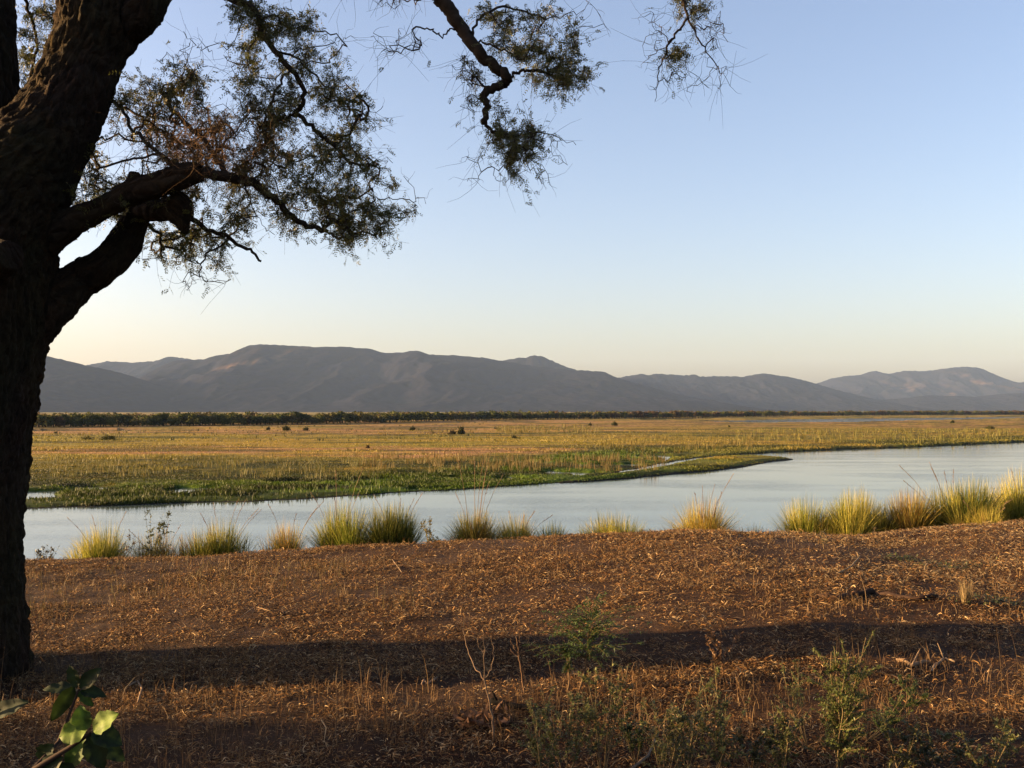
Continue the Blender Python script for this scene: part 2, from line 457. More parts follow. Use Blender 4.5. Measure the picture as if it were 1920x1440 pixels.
# ------------------------------------------------------------------ grass on the floodplain
def scatter_plain(n, y0, y1, xa, xb, seed):
    r = np.random.default_rng(seed)
    y = (1 / (1 / y0 + (1 / y1 - 1 / y0) * r.random(n)))        # even in the picture's rows
    x = (xa + (xb - xa) * r.random(n)) * y
    return x, y
gmb = MB()
x, y = scatter_plain(560000, 70, 900, -0.53, 0.55, 5)
z, s, s2 = plain_h(x, y)
ss = np.maximum(s, s2)
dens = fbm(x * .18, y * .18, 51)
keep = (z > WZ + 0.03) & (rng.random(len(x)) < sstep(.30, .55, dens) * np.where(ss < 22, 1.0, .55) + .08)
x, y, z, ss, s = x[keep], y[keep], z[keep], ss[keep], s[keep]
c = plain_col(x, y, np.maximum(s, ss))
tall = (fbm(x * .07, y * .07, 53) + .12 * fbm(x * .6, y * .5, 54, 2) > .64) & (y < 420)
h = 0.06 + 0.09 * rng.random(len(x)) + 0.16 * (ss < 22) * rng.random(len(x)) + 0.34 * tall * rng.random(len(x)) ** 2
h *= np.where(y > 420, .45, 1); h *= np.where(pdist(spit, x, y, True) < 14, .5, 1)
c = lerp(c, YG * 1.25, (tall & (ss > 32)) * .6 + 0 * h)
c = c * (0.75 + 0.5 * rng.random(len(x)))[:, None]
az = rng.random(len(x)) * 6.28
v, f, k = blades(np.stack([x, y, z - .02], 1), az, h, h * .45 * rng.random(len(x)), 0.05 + 0.0009 * y, seg=1, tip=.25, face=rng.random(len(x)) * 1.5)
gmb.add(v, f, None, np.repeat(c, k, 0))
fg = gmb.build("floodplain_grass", M_grass)
tag(fg, "short green and ochre grass covering the floodplain", "grass", kind="stuff")

# reed stands: tall yellowish tufts on the far bank, one object of uncountable stems
rb = MB()
def reeds(pxa, pxb, pya, pyb, n, hh, c0, c1, clump=.5):
    px = pxa + (pxb - pxa) * rng.random(n); py = pya + (pyb - pya) * rng.random(n)
    y = 7.8 * F / (py - HOR); x = (px - 960) / F * y
    kk = fbm(x * .5, y * .25, 61) > clump; x, y = x[kk], y[kk]
    z, s, s2 = plain_h(x, y); kk = z > WZ - .05; x, y, z = x[kk], y[kk], z[kk]
    m = 6; x = np.repeat(x, m) + rng.normal(size=len(x) * m) * .35; y = np.repeat(y, m) + rng.normal(size=len(y) * m) * .35; z = np.repeat(z, m)
    h = hh * (.45 + .75 * rng.random(len(x)))
    t = rng.random(len(x))
    v, f, k = blades(np.stack([x, y, z], 1), rng.random(len(x)) * 6.28, h, h * .3 * rng.random(len(x)), .02 + .00035 * y, seg=2, tip=.3)
    rb.add(v, f, None, np.repeat(lerp(np.broadcast_to(c0, (len(x), 3)), c1, t), k, 0))
reeds(1380, 1900, 808, 836, 1100, 1.5, (.30, .24, .06), (.15, .16, .035), .60)
reeds(1130, 1420, 822, 852, 650, 1.3, (.30, .21, .055), (.14, .14, .035), .58)
reeds(930, 1130, 800, 815, 600, 1.2, (.34, .26, .07), (.1, .11, .04), .5)
reeds(680, 1250, 860, 886, 1000, 1.1, (.28, .18, .06), (.14, .13, .04), .53)
reeds(100, 700, 860, 900, 900, .8, (.26, .20, .055), (.12, .14, .04), .54)
reeds(70, 1000, 780, 830, 1000, .9, (.07, .07, .02), (.04, .05, .02), .55)
o = rb.build("reed_bed", M_grass); tag(o, "tall yellowing reeds scattered in stands across the floodplain", "reeds", kind="stuff")

# ------------------------------------------------------------------ hills
def hill(name, label, D, W, pts, seed, tint=(0.020, 0.020, 0.031), rough=1.0, patches=()):
    pts = np.array(pts, float)
    u = np.linspace(pts[0, 0], pts[-1, 0], 420)
    # smoothed skyline plus small irregularity
    yy = np.interp(u, pts[:, 0], pts[:, 1])
    kern = np.ones(5) / 5; yp = np.pad(yy, 2, mode='edge'); yy = np.convolve(yp, kern, 'valid')
    H = np.maximum((HOR + 8 - yy) / F * D, 2)
    tt = np.concatenate([np.linspace(-0.5, 0, 12, endpoint=False), np.linspace(0, 1, 110)])
    U, T = np.meshgrid(u, tt)
    X = (U - 960) / F * D
    Hg = np.repeat(H[None, :], len(tt), 0)
    a = np.clip(np.abs(T), 0, 1)
    prof = np.where(T >= 0, (1 - a) ** 1.5 * 0.8 + 0.2 * (1 - a), 1 - 1.2 * a ** 1.2)
    n = fbm(X / 420 + 0.6 * T, T * W / 900, seed, 5)
    ridg = 1 - np.abs(2 * n - 1) * 2
    spur = (ridg - 0.45) * 0.19 * rough
    Z = Hg * np.clip(prof + spur * np.clip(a * 3.2, 0, 1) * (1 - a) ** 0.7, 0, 0.985 + 0 * a) + np.where(a < .02, 0, 0)
    Z = np.where(a < 1e-6, Hg, np.minimum(Z, Hg * (1 - .25 * a)))
    Z += (fbm(X / 26, T * W / 26, seed + 3, 2) - .5) * 9 * (D / 8000)
    Y = D - T * W + (fbm(X / 600, T * 0 + 3, seed + 5) - .5) * W * .5 * np.clip(a * 4, 0, 1) * (1 - a)
    c = np.broadcast_to(np.array(tint), X.shape + (3,)) * (0.7 + 0.6 * fbm(X / 250, T * W / 250, seed + 9))[..., None]
    PYs = HOR - Z / Y * F
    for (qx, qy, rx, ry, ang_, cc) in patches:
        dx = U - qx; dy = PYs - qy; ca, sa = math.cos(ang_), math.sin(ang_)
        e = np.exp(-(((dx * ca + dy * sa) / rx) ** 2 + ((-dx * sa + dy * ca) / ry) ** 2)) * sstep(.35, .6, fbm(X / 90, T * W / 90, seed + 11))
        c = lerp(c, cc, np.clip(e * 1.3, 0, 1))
    o = mk(name, np.stack([X, Y, Z + WZ - 2], -1).reshape(-1, 3), grid_faces(len(tt), len(u))[:, ::-1], M_hill, None, c.reshape(-1, 3), True)
    tag(o, label, kind="structure")
    return o
SUNLIT_SLOPE = np.array([.13, .085, .06])  # warm tint painting sunlit stripes and patches onto the slopes
hill("hill", "dark wooded spur at the left end of the mountains", 6200, 1900,
     [(-700, 690), (-300, 655), (-100, 650), (30, 662), (85, 672), (120, 680), (160, 690), (200, 698), (240, 708), (300, 728), (360, 748), (420, 768), (480, 778)], 101)
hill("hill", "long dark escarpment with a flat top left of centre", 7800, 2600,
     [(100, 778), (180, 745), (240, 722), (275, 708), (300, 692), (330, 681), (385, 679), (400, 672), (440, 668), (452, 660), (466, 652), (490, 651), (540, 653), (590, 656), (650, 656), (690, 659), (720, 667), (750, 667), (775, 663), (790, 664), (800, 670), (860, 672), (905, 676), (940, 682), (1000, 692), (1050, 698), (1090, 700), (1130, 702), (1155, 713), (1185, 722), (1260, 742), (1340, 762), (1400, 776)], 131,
     patches=[(520, 678, 55, 5, -.25, SUNLIT_SLOPE), (560, 664, 22, 10, -.6, SUNLIT_SLOPE), (480, 660, 30, 7, 0, SUNLIT_SLOPE * .5)])
hill("hill", "faint ridge behind the saddle at the left", 9800, 1500,
     [(120, 700), (180, 687), (200, 683), (250, 686), (290, 683), (312, 675), (340, 677), (420, 690), (500, 720)], 151)
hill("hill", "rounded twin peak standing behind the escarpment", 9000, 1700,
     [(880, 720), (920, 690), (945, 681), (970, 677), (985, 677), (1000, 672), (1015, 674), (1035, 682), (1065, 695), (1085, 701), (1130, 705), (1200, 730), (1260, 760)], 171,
     patches=[(1035, 703, 30, 5, .25, SUNLIT_SLOPE * .7)])
hill("hill", "low uneven ridge right of centre", 9500, 2400,
     [(1040, 760), (1100, 728), (1150, 717), (1165, 713), (1190, 709), (1205, 707), (1216, 710), (1228, 707), (1290, 710), (1303, 708), (1312, 712), (1360, 711), (1395, 713), (1410, 709), (1428, 706), (1450, 708), (1480, 713), (1510, 720), (1532, 726), (1560, 735), (1620, 750), (1700, 766), (1760, 777)], 191)
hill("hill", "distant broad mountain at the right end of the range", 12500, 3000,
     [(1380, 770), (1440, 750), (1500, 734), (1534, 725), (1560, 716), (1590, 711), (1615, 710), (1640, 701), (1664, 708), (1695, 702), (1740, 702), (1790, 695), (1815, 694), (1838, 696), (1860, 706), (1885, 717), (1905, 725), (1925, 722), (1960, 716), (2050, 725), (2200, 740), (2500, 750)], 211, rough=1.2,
     patches=[(1640, 722, 22, 9, .0, SUNLIT_SLOPE * .7), (1690, 733, 24, 12, -.9, SUNLIT_SLOPE), (1700, 715, 16, 8, 0, SUNLIT_SLOPE * .8), (1790, 717, 30, 8, .7, SUNLIT_SLOPE * .9)])
hill("hill", "low foothill in front of the right mountain", 9000, 1500,
     [(1480, 777), (1560, 768), (1640, 756), (1700, 752), (1740, 747), (1780, 748), (1830, 750), (1880, 744), (1960, 742), (2100, 735), (2400, 740)], 231)

# ------------------------------------------------------------------ far trees
def crown_mesh(seed, Hh, Wd, n, tone):
    r = np.random.default_rng(seed)
    mb = MB()
    nb = r.integers(4, 8)
    bc = np.stack([r.normal(size=nb) * Wd * .28, r.normal(size=nb) * Wd * .28, Hh * (.5 + .28 * r.random(nb))], 1)
    br = Wd * (.18 + .14 * r.random(nb))
    which = r.integers(0, nb, n)
    d = r.normal(size=(n, 3)); d /= np.linalg.norm(d, axis=1)[:, None]
    p = bc[which] + d * (br[which] * (.55 + .5 * r.random(n)))[:, None] * np.array([1, 1, .8])
    p[:, 2] = np.clip(p[:, 2], Hh * .1, Hh)
    low = r.random(n) < .25; p[low, 2] *= .5
    nr = d + r.normal(size=(n, 3)) * .5; nr /= np.linalg.norm(nr, axis=1)[:, None]
    dv = np.cross(nr, r.normal(size=(n, 3)))
    v, f = leaves(p, dv, nr, Wd * (.10 + .10 * r.random(n)), Wd * (.08 + .08 * r.random(n)))
    c = np.asarray(tone) * (.6 + .8 * r.random((n, 1)))
    mb.add(v, f, None, np.repeat(c, 4, 0))
    pts = np.array([[0, 0, -.3], [.05, 0, Hh * .25], [.0, .1, Hh * .55]])
    tv, tf = tube(pts, [Wd * .045, Wd * .035, Wd * .02], 6); mb.add(tv, tf, None, (.05, .04, .03))
    return mb
tones = [(.12, .13, .035), (.085, .10, .03), (.15, .135, .045), (.14, .09, .045), (.105, .085, .04)]
protos = []
TG = "trees in the long treeline across the floodplain"
TL = "dark green tree in the long line of trees under the mountains"
tline = np.array([(-60, 804), (70, 803), (350, 800), (600, 796), (760, 792), (900, 789), (1050, 787), (1200, 785), (1350, 783), (1500, 780.5), (1700, 779), (1950, 778)])
def tpos(px, dy=0):
    py = np.interp(px, tline[:, 0], tline[:, 1]) ; Y = 7.8 * F / (py - HOR) + dy
    return (px - 960) / F * Y, Y
px = 62.0; k = 0
def link_tree(i, x, y, s, rz):
    global k
    if i < 0: i = k % len(tones)
    if len(protos) <= i:
        mb = crown_mesh(300 + i, 1.0, 1.25 if i % 2 else 1.05, 750, tones[i]); o = mb.build("tree", M_crown); protos.append(o)
    else:
        o = protos[i].copy(); col.objects.link(o)
    o.location = (x, y, float(plain_h(np.array([x]), np.array([y]))[0][0])); o.scale = (s * 1.1, s * 1.1, s); o.rotation_euler = (0, 0, rz)
    sec = "left third" if x / y < -.17 else ("middle" if x / y < .17 else "right third")
    tag(o, ("mid green", "dark green", "olive green", "rust brown", "dull brown")[i] + " tree in the " + sec + " of the long treeline under the mountains", "tree", TG); k += 1
    return o
order = 0
while px < 1935:
    x, y = tpos(px, rng.uniform(-3, 8))
    hgt = (5.0 + 1.6 * px / 1920) * rng.uniform(.6, 1.25)
    i = order if order < 5 else int(rng.choice(5, p=[.42, .38, .17, .0, .03] if px < 1100 else [.2, .2, .2, .25, .15]))
    link_tree(i, x, y, hgt, rng.random() * 6.28); order += 1
    px += hgt * 0.62 / y * F * rng.uniform(.7, 1.3)
fm = MB()
for rowi, dy in enumerate((12, 26, 45, 70)):
    px = -250.0
    while px < 2200:
        x, y = tpos(px, dy * rng.uniform(.8, 1.3)); hgt = (5.2 + 1.7 * px / 1920 + rowi * .15) * rng.uniform(.65, 1.22)
        mb = crown_mesh(int(rng.integers(1e6)), hgt, hgt * 1.15, 130, np.array(tones[int(rng.integers(5))]))
        z0 = float(plain_h(np.array([x]), np.array([y]))[0][0])
        vv = np.concatenate(mb.v) + np.array([x, y, z0])
        fm.add(vv, np.concatenate(mb.f4), None, np.concatenate(mb.c))
        px += hgt * 0.7 / y * F * rng.uniform(.7, 1.3)
o = fm.build("forest", M_crown); tag(o, "dense dark woodland behind the front row of the treeline", "forest", kind="stuff")

# bushes standing alone on the plain
def bush(px, py, hpx, wpx, label, tone=(.08, .085, .03), group=None):
    Y = 7.75 * F / (py - HOR); x = (px - 960) / F * Y; h = .8 * hpx / F * Y; wd = .8 * wpx / F * Y
    z = float(plain_h(np.array([x]), np.array([Y]))[0][0])
    n = 420; mb = MB()
    d = rng.normal(size=(n, 3)); d /= np.linalg.norm(d, axis=1)[:, None]; d[:, 2] = np.abs(d[:, 2])
    lump = 1 + .35 * np.sin(d[:, 0] * 5 + px) * np.cos(d[:, 2] * 6)
    p = d * (lump * (.45 + .5 * rng.random(n)))[:, None] * np.array([wd / 2, wd / 2, h * .85])
    v, f = leaves(p, rdir(n), rdir(n), h * (.16 + .14 * rng.random(n)), h * (.10 + .1 * rng.random(n)))
    mb.add(v, f, None, np.repeat(np.array(tone) * (.6 + .8 * rng.random((n, 1))), 4, 0))
    for q in range(5):
        a = rng.random() * 6.28
        tv, tf = tube([[0, 0, -.1], [math.cos(a) * wd * .15, math.sin(a) * wd * .15, h * .4], [math.cos(a) * wd * .25, math.sin(a) * wd * .25, h * .75]], [h * .03, h * .02, h * .01], 5)
        mb.add(tv, tf, None, (.05, .035, .025))
    o = mb.build("bush", M_crown); o.location = (x, Y, z)
    tag(o, label, "bush", group); return o
BG = "bushes scattered on the floodplain"
bush(865, 816, 22, 16, "tallest dark bush standing alone in the middle of the floodplain", group=BG)
bush(848, 816, 12, 20, "low brown bush just left of the tallest lone bush", (.06, .045, .025), BG)
bush(773, 809, 12, 14, "small dark bush left of the tallest lone bush on the plain", group=BG)
bush(537, 809, 14, 18, "dark round bush below the treeline, left of centre", group=BG)
bush(574, 809, 10, 14, "small round bush right of the dark round bush at left", group=BG)
bush(503, 808, 9, 9, "little pointed bush left of the dark round bush", group=BG)
bush(205, 827, 14, 44, "wide green thicket on the left plain near the trunk", (.06, .065, .022), BG)
bush(165, 827, 10, 30, "flat green thicket at the left, beside the wider thicket", (.07, .07, .025), BG)
bush(105, 814, 6, 8, "tiny dark bush on the pale soil near the big trunk", group=BG)
bush(1106, 799, 8, 9, "small bush in the middle distance, left of a wider one", group=BG)
bush(1152, 799, 11, 15, "wider dark bush right of centre under the treeline", group=BG)
bush(964, 824, 9, 14, "low green bush just right of the tallest lone bush", (.08, .08, .03), BG)
bush(1785, 794, 8, 10, "dark bush beside the far water on the right", group=BG)
bush(1855, 806, 10, 22, "green bush on the right of the plain near the frame edge", (.08, .085, .03), BG)
bush(1367, 802, 5, 6, "tiny dark bush on the bare strip right of centre", group=BG)
bush(690, 843, 9, 10, "brown bush tuft left of centre on the ochre grass", (.1, .06, .03), BG)
bush(1570, 846, 7, 16, "dark green bush at the water's edge on the far right bank", (.04, .06, .02), BG)

# ------------------------------------------------------------------ riverside grass clumps
CG = "tall grass clumps along the top of the near bank"
Gn, Yl, Br, Or, Dk = (.23, .27, .03), (.64, .54, .10), (.44, .27, .08), (.68, .40, .08), (.085, .125, .02)
def clump(px, top, hw, crest, label, mix, n=420, Y=15.2, stems=0, stem_top=60, stem_lean=0, name="grass_clump"):
    """mix: list of (weight, colour)"""
    b = at(px, crest, Y); z0 = float(gh(b[0], Y)); base = np.array([b[0], Y, z0])
    topz = at(px, top, Y)[2]; Hh = max(.5, topz - z0); hwm = hw / F * Y
    root = empty(name, base, label, "grass clump", CG)
    mb = MB(); n = int(n * 5)
    az = rng.random(n) * 6.28
    nt_ = int(rng.integers(3, 7)); tc = rng.normal(size=(nt_, 2)) * hwm * .42; tc[0] = 0; tc[1:] = np.clip(tc[1:], -.62 * hwm, .62 * hwm)
    th_ = rng.uniform(.72, 1.0, nt_); th_[0] = 1; tl_ = rng.normal(size=(nt_, 2)) * .10; tcol = rng.uniform(.65, 1.25, nt_)
    ti = rng.choice(nt_, n, p=np.r_[.34, np.full(nt_ - 1, .66 / (nt_ - 1))])
    rr = np.sqrt(rng.random(n)) * hwm * .34
    bx = np.stack([np.cos(az) * rr + tc[ti, 0], np.sin(az) * rr * .8 + tc[ti, 1], -.12 + 0 * rr], 1)
    az2 = az + rng.normal(size=n) * .7
    h = Hh * (1.05 - .42 * rng.random(n) ** 1.2) + .08
    h = h * th_[ti]; lean = hwm * (.05 + 1.0 * rng.random(n) ** 1.15); h = h * (1.10 - .20 * lean / hwm); broken = rng.random(n) < .08; lean = np.where(broken, lean + h * .7, lean); h = np.where(broken, h * .7, h); low = rng.random(n) < .10; h = np.where(low, h * .35, h); lean = np.where(low, lean * .8 + .08, lean)
    wd = .007 + .008 * rng.random(n)
    # ground level differs under each root
    bx[:, 2] += gh(base[0] + bx[:, 0], base[1] + bx[:, 1]) - z0
    v, f, kk = blades(bx, az2, h, lean, wd, seg=5, tip=.06, curl=1.3, face=rng.normal(size=n) * .9)
    ws = np.array([m[0] for m in mix], float); cs = np.array([m[1] for m in mix])
    # colours gather on one side of the clump
    side = (np.cos(az2 + px) + 1) / 2
    pick = np.clip((side * .6 + rng.random(n) * .5), 0, .999)
    cum = np.cumsum(ws / ws.sum()); ci = np.searchsorted(cum, pick / 1.1); ci = np.clip(ci, 0, len(mix) - 1)
    c = cs[ci] * (.6 + .7 * rng.random((n, 1))) * tcol[ti][:, None]; c = np.where(low[:, None], np.array((.26, .16, .07)) * (.5 + .8 * rng.random((n, 1))), c)
    cc = np.repeat(c, kk, 0).reshape(n, kk // 2, 2, 3)
    tt = np.linspace(0, 1, kk // 2)[None, :, None, None]
    cc = cc * (1 - .0 * tt) ; dry = (rng.random(n) < .45)[:, None, None, None]
    cc = np.where(dry, cc * (1 - tt ** 2) + np.array(Yl) * 1.1 * tt ** 2, cc)
    mb.add(v, f, None, cc.reshape(-1, 3))
    mb.build("blades", M_grass, root)
    if stems:
        for i in range(stems):
            a = rng.random() * 6.28; l = .15 + .35 * rng.random(); hh = Hh + stem_top / F * Y * (.35 + .65 * rng.random())
            t = np.linspace(0, 1, 6)[:, None]
            lx = math.cos(a) * l + stem_lean; sb = MB(); hb = MB()
            pts = np.array([math.cos(a) * .08, math.sin(a) * .08, -.05]) + t * np.array([0, 0, hh]) + t ** 2.2 * np.array([lx, math.sin(a) * l, -.12])
            tv, tf = tube(pts, np.linspace(.0045, .0022, 6), 4); sb.add(tv, tf, None, np.array((.34, .22, .12)) * rng.uniform(.7, 1.1))
            m = 26; tt_ = .82 + .18 * rng.random(m); ip = np.stack([np.interp(tt_, t[:, 0], pts[:, q]) for q in range(3)], 1)
            v, f = leaves(ip, np.array([lx * .8, 0, .6]) + rdir(m) * .3, rdir(m), .02 + .025 * rng.random(m), .003 + .004 * rng.random(m))
            hb.add(v, f, None, np.array((.38, .24, .16)) * rng.uniform(.7, 1.1))
            hb.build("seed_head", M_grass, sb.build("stem", M_grass, root))
    return root
clump(195, 978, 58, 1043, "bright yellow green grass clump, first to the right of the big trunk", [(2, Yl), (3, Gn), (1, Yl)], 480, stems=3, stem_top=60)
clump(300, 992, 62, 1042, "brownish dry grass clump behind the weed stems, second from the trunk", [(2, Br), (1, Gn), (2, Br)], 300, stems=5, stem_top=30)
clump(352, 1000, 34, 1041, "thin rusty grass tuft right of the brownish dry clump", [(2, Br), (1, Or)], 150, stems=4, stem_top=20)
clump(418, 972, 52, 1040, "yellow green grass clump with pink plumes bent to the left", [(1, Yl), (3, Gn), (1, Br)], 460, stems=6, stem_top=90, stem_lean=.15)
clump(540, 975, 42, 1034, "sparse tan grass clump between two greener clumps", [(2, Br), (1, Yl)], 220, stems=4, stem_top=60)
clump(634, 945, 52, 1029, "upright dull green grass clump with tall pale stems", [(3, Gn), (1, Dk), (1, Yl)], 480, stems=5, stem_top=90)
clump(692, 985, 34, 1027, "short thin grass tuft between the two upright green clumps", [(1, Br), (1, Gn)], 170)
clump(742, 945, 58, 1025, "dense dark green grass clump left of centre, yellow on its left", [(1, Yl), (3, Gn), (2, Dk)], 620, stems=4, stem_top=60)
clump(890, 955, 66, 1017, "wide brown green clump with very tall bare stems at centre", [(2, Br), (2, Gn), (1, Yl)], 560, stems=8, stem_top=130)
clump(968, 962, 56, 1013, "golden grass clump joined to the right of the tall stemmed clump", [(3, Yl), (1, Or), (1, Gn)], 460, stems=4, stem_top=30)
clump(1030, 978, 36, 1008, "small spiky green tuft at the right of the golden clump", [(1, Gn), (2, Dk)], 220)
clump(1148, 958, 78, 1001, "low wide green grass clump standing apart right of centre", [(3, Gn), (1, Yl), (1, Or)], 600)
clump(1318, 934, 72, 994, "big orange gold grass clump with green right side", [(3, Or), (2, Yl), (2, Gn)], 760, stems=5, stem_top=70)
clump(1408, 982, 26, 992, "tiny dry grass tuft right of the orange gold clump", [(1, Br), (1, Yl)], 110)
clump(1508, 932, 62, 993, "green grass clump at the left end of the right hand thicket", [(1, Yl), (3, Gn)], 560)
clump(1603, 918, 62, 998, "lush leafy green clump bulging above the dip in the bank", [(3, Gn), (2, Yl), (1, Dk)], 760)
clump(1560, 945, 44, 996, "tangled olive clump filling the gap left of the lush one", [(2, Gn), (1, Br)], 340)
clump(1655, 948, 40, 995, "dull brown clump between the lush clump and the rusty one", [(2, Br), (1, Gn)], 300)
clump(1697, 922, 56, 990, "rusty brown grass clump in the middle of the right thicket", [(3, Br), (2, Or), (1, Gn)], 560)
clump(1775, 908, 66, 984, "tall dark green clump with long seed stems leaning left", [(2, Gn), (3, Dk), (1, Yl)], 760, stems=6, stem_top=70, stem_lean=-.45)
clump(1735, 940, 36, 986, "shaded olive clump squeezed beside the rusty clump", [(2, Gn), (2, Dk)], 320)
clump(1838, 945, 44, 980, "pale straw clump of bent stalks before the right edge", [(3, Yl), (1, Br)], 360, Y=14.6, stems=5, stem_top=40)
clump(1868, 905, 52, 978, "dome shaped ochre clump near the right edge of the view", [(2, Yl), (1, Gn), (1, Br)], 560, Y=16.0)
clump(1918, 880, 62, 975, "tallest yellow clump, cut by the right edge of the view", [(3, Yl), (2, Gn)], 760, stems=5, stem_top=50)
clump(1985, 885, 62, 972, "yellow green clump just beyond the right edge", [(3, Yl), (2, Gn)], 500)

# leafy weeds along the crest
def weed(px, top, crest, label, nst, spread, lsize, tone, Y=14.4, stemc=(.2, .17, .07), lean=0.0, nl=16, cat="weed", name="weed", droop=.0, rad=.004, parts=True, fork=2):
    b = at(px, crest, Y); z0 = float(gh(b[0], Y)); root = empty(name, (b[0], Y, z0 - .02), label, cat)
    Hh = at(px, top, Y)[2] - z0
    return weed_body(root, Hh, nst, spread, lsize, tone, stemc, lean, nl, droop, rad, fork)
def weed_body(root, Hh, nst, spread, lsize, tone, stemc=(.2, .17, .07), lean=0.0, nl=16, droop=.0, rad=.004, fork=2, aspect=.45, lo=.25):
    sb, lb = MB(), MB()
    for i in range(nst):
        a = rng.random() * 6.28; l = spread * (.3 + .7 * rng.random()); hh = Hh * rng.uniform(.65, 1.0)
        t = np.linspace(0, 1, 8)[:, None]
        end = np.array([math.cos(a) * l + lean, math.sin(a) * l * .7, hh])
        pts = t * end + np.cumsum(rng.normal(size=(8, 3)) * .012 * Hh, 0) * t + np.sin(t * 3.1) * np.array([lean * .2, 0, 0])
        paths = [(pts, rad)]
        for j in range(fork * 2):
            q = rng.integers(2, 7); d = rdir(1)[0]; d[2] = abs(d[2]) * .9 + .25; d /= np.linalg.norm(d)
            ll = Hh * rng.uniform(.15, .4) * (1 - q / 12); tt = np.linspace(0, 1, 5)[:, None]
            p2 = pts[q] + tt * d * ll + np.cumsum(rng.normal(size=(5, 3)) * .01 * Hh, 0) * tt
            paths.append((p2, rad * .55))
        for p, r_ in paths:
            tv, tf = tube(p, np.linspace(r_, r_ * .35, len(p)), 5); sb.add(tv, tf, None, np.array(stemc) * rng.uniform(.8, 1.2))
            m = nl; u = (lo if p is pts else .1) + (1 - (lo if p is pts else .1)) * rng.random(m)
            ip = np.stack([np.interp(u, np.linspace(0, 1, len(p)), p[:, q]) for q in range(3)], 1)
            dv = rdir(m); dv[:, 2] = dv[:, 2] * .6 + .15 - droop
            v, f = leaves(ip, dv, rdir(m) * .6 + np.array([0, 0, 1]), lsize * (.6 + .7 * rng.random(m)), lsize * aspect * (.6 + .7 * rng.random(m)))
            lb.add(v, f, None, np.repeat(np.array(tone) * (.6 + .8 * rng.random((m, 1))), 4, 0))
    sb.build("stem", M_twig, root); lb.build("foliage", M_leaf, root)
    return root
weed(285, 938, 1040, "tall leafy green weed with spreading forked stems above the brownish clump", 5, .30, .05, (.14, .15, .05), nl=20)
weed(85, 1015, 1045, "small leafy brown weed beside the big trunk", 6, .28, .045, (.12, .10, .05), nl=12)
weed(240, 990, 1043, "thin rusty weed between the first two clumps", 3, .15, .04, (.16, .10, .05), nl=8)
weed(805, 960, 1022, "spindly weed with round yellowish leaves left of centre", 4, .16, .045, (.25, .21, .08), nl=9)
weed(1205, 985, 999, "low sparse weed right of the low wide clump", 3, .16, .04, (.15, .12, .06), nl=8)
weed(455, 1012, 1038, "small dark weed at the foot of the plumed clump", 3, .15, .04, (.08, .09, .04), nl=8)
weed(820, 995, 1021, "short green weed left of the tall stemmed clump", 4, .2, .045, (.12, .13, .05), nl=10)

# ------------------------------------------------------------------ litter and dry grass on the bank
def litter(n, ya, yb, size, seed, xa=-.62, xb=.62):
    r = np.random.default_rng(seed)
    y = np.sqrt(ya ** 2 + (yb ** 2 - ya ** 2) * r.random(n)); x = (xa + (xb - xa) * r.random(n)) * y
    dn = fbm(x * 1.3, y * 1.3, 71) * .6 + fbm(x * 4, y * 4, 73, 2) * .4
    pr = sstep(.36, .58, dn) * .88 + .12; pr *= .6 + .4 * sstep(.36, .55, fbm(x * .55, y * .9, 77, 3))
    pr *= 1 - .75 * np.exp(-(((x - 4.2) / 1.5) ** 2 + ((y - 11.0) / .7) ** 2))
    kp = r.random(n) < pr; x, y = x[kp], y[kp]; n = len(x)
    L = size * (.45 + 1.5 * r.random(n) ** 2.2); W = min(size, .05) * (.08 + .22 * r.random(n) ** 1.6) * (.6 if size > .08 else 1)
    a = r.random(n) * 6.28; seg = 3
    tilt = np.abs(r.normal(size=n)) * .28
    bend = r.normal(size=n) * 1.15                    # in-plane curl, radians along the piece
    arch = np.abs(r.normal(size=n)) * .13
    t = np.linspace(0, 1, seg + 1)
    ph = a[:, None] + bend[:, None] * t[None, :]
    step = (L / seg)[:, None]
    dx = np.cumsum(np.cos(ph) * step, 1) - np.cos(ph[:, :1]) * step; dy = np.cumsum(np.sin(ph) * step, 1) - np.sin(ph[:, :1]) * step
    zz = tilt[:, None] * t * L[:, None] * .8 + arch[:, None] * np.sin(t * math.pi) * L[:, None]
    z = gh(x, y) + .004 + .012 * r.random(n)
    cx_ = x[:, None] + dx; cy_ = y[:, None] + dy; cz_ = z[:, None] + zz
    roll = r.normal(size=n) * .8
    sx = -np.sin(ph) * np.cos(roll)[:, None]; sy = np.cos(ph) * np.cos(roll)[:, None]; sz = np.sin(roll)[:, None] + 0 * ph
    wt = (W[:, None] * (1 - .75 * np.abs(2 * t - 1) ** 2)) * .5
    A = np.stack([cx_ - sx * wt, cy_ - sy * wt, cz_ + np.abs(sz * wt)], -1); B = np.stack([cx_ + sx * wt, cy_ + sy * wt, cz_ + np.abs(sz * wt) + sz * wt], -1)
    v = np.stack([A, B], 2).reshape(-1, 3); kk = (seg + 1) * 2
    i = (np.arange(n) * kk)[:, None] + (np.arange(seg) * 2)[None, :]
    f = np.stack([i, i + 1, i + 3, i + 2], -1).reshape(-1, 4)
    cs = np.array([(.44, .235, .085), (.25, .115, .042), (.72, .49, .25), (.09, .042, .018), (.42, .26, .12), (.03, .016, .009)])
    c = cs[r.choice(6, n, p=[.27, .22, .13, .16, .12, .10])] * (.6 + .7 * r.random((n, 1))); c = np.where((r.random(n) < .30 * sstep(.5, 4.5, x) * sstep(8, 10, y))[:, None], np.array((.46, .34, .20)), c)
    return v, f, np.repeat(c, kk, 0)
lm = MB()
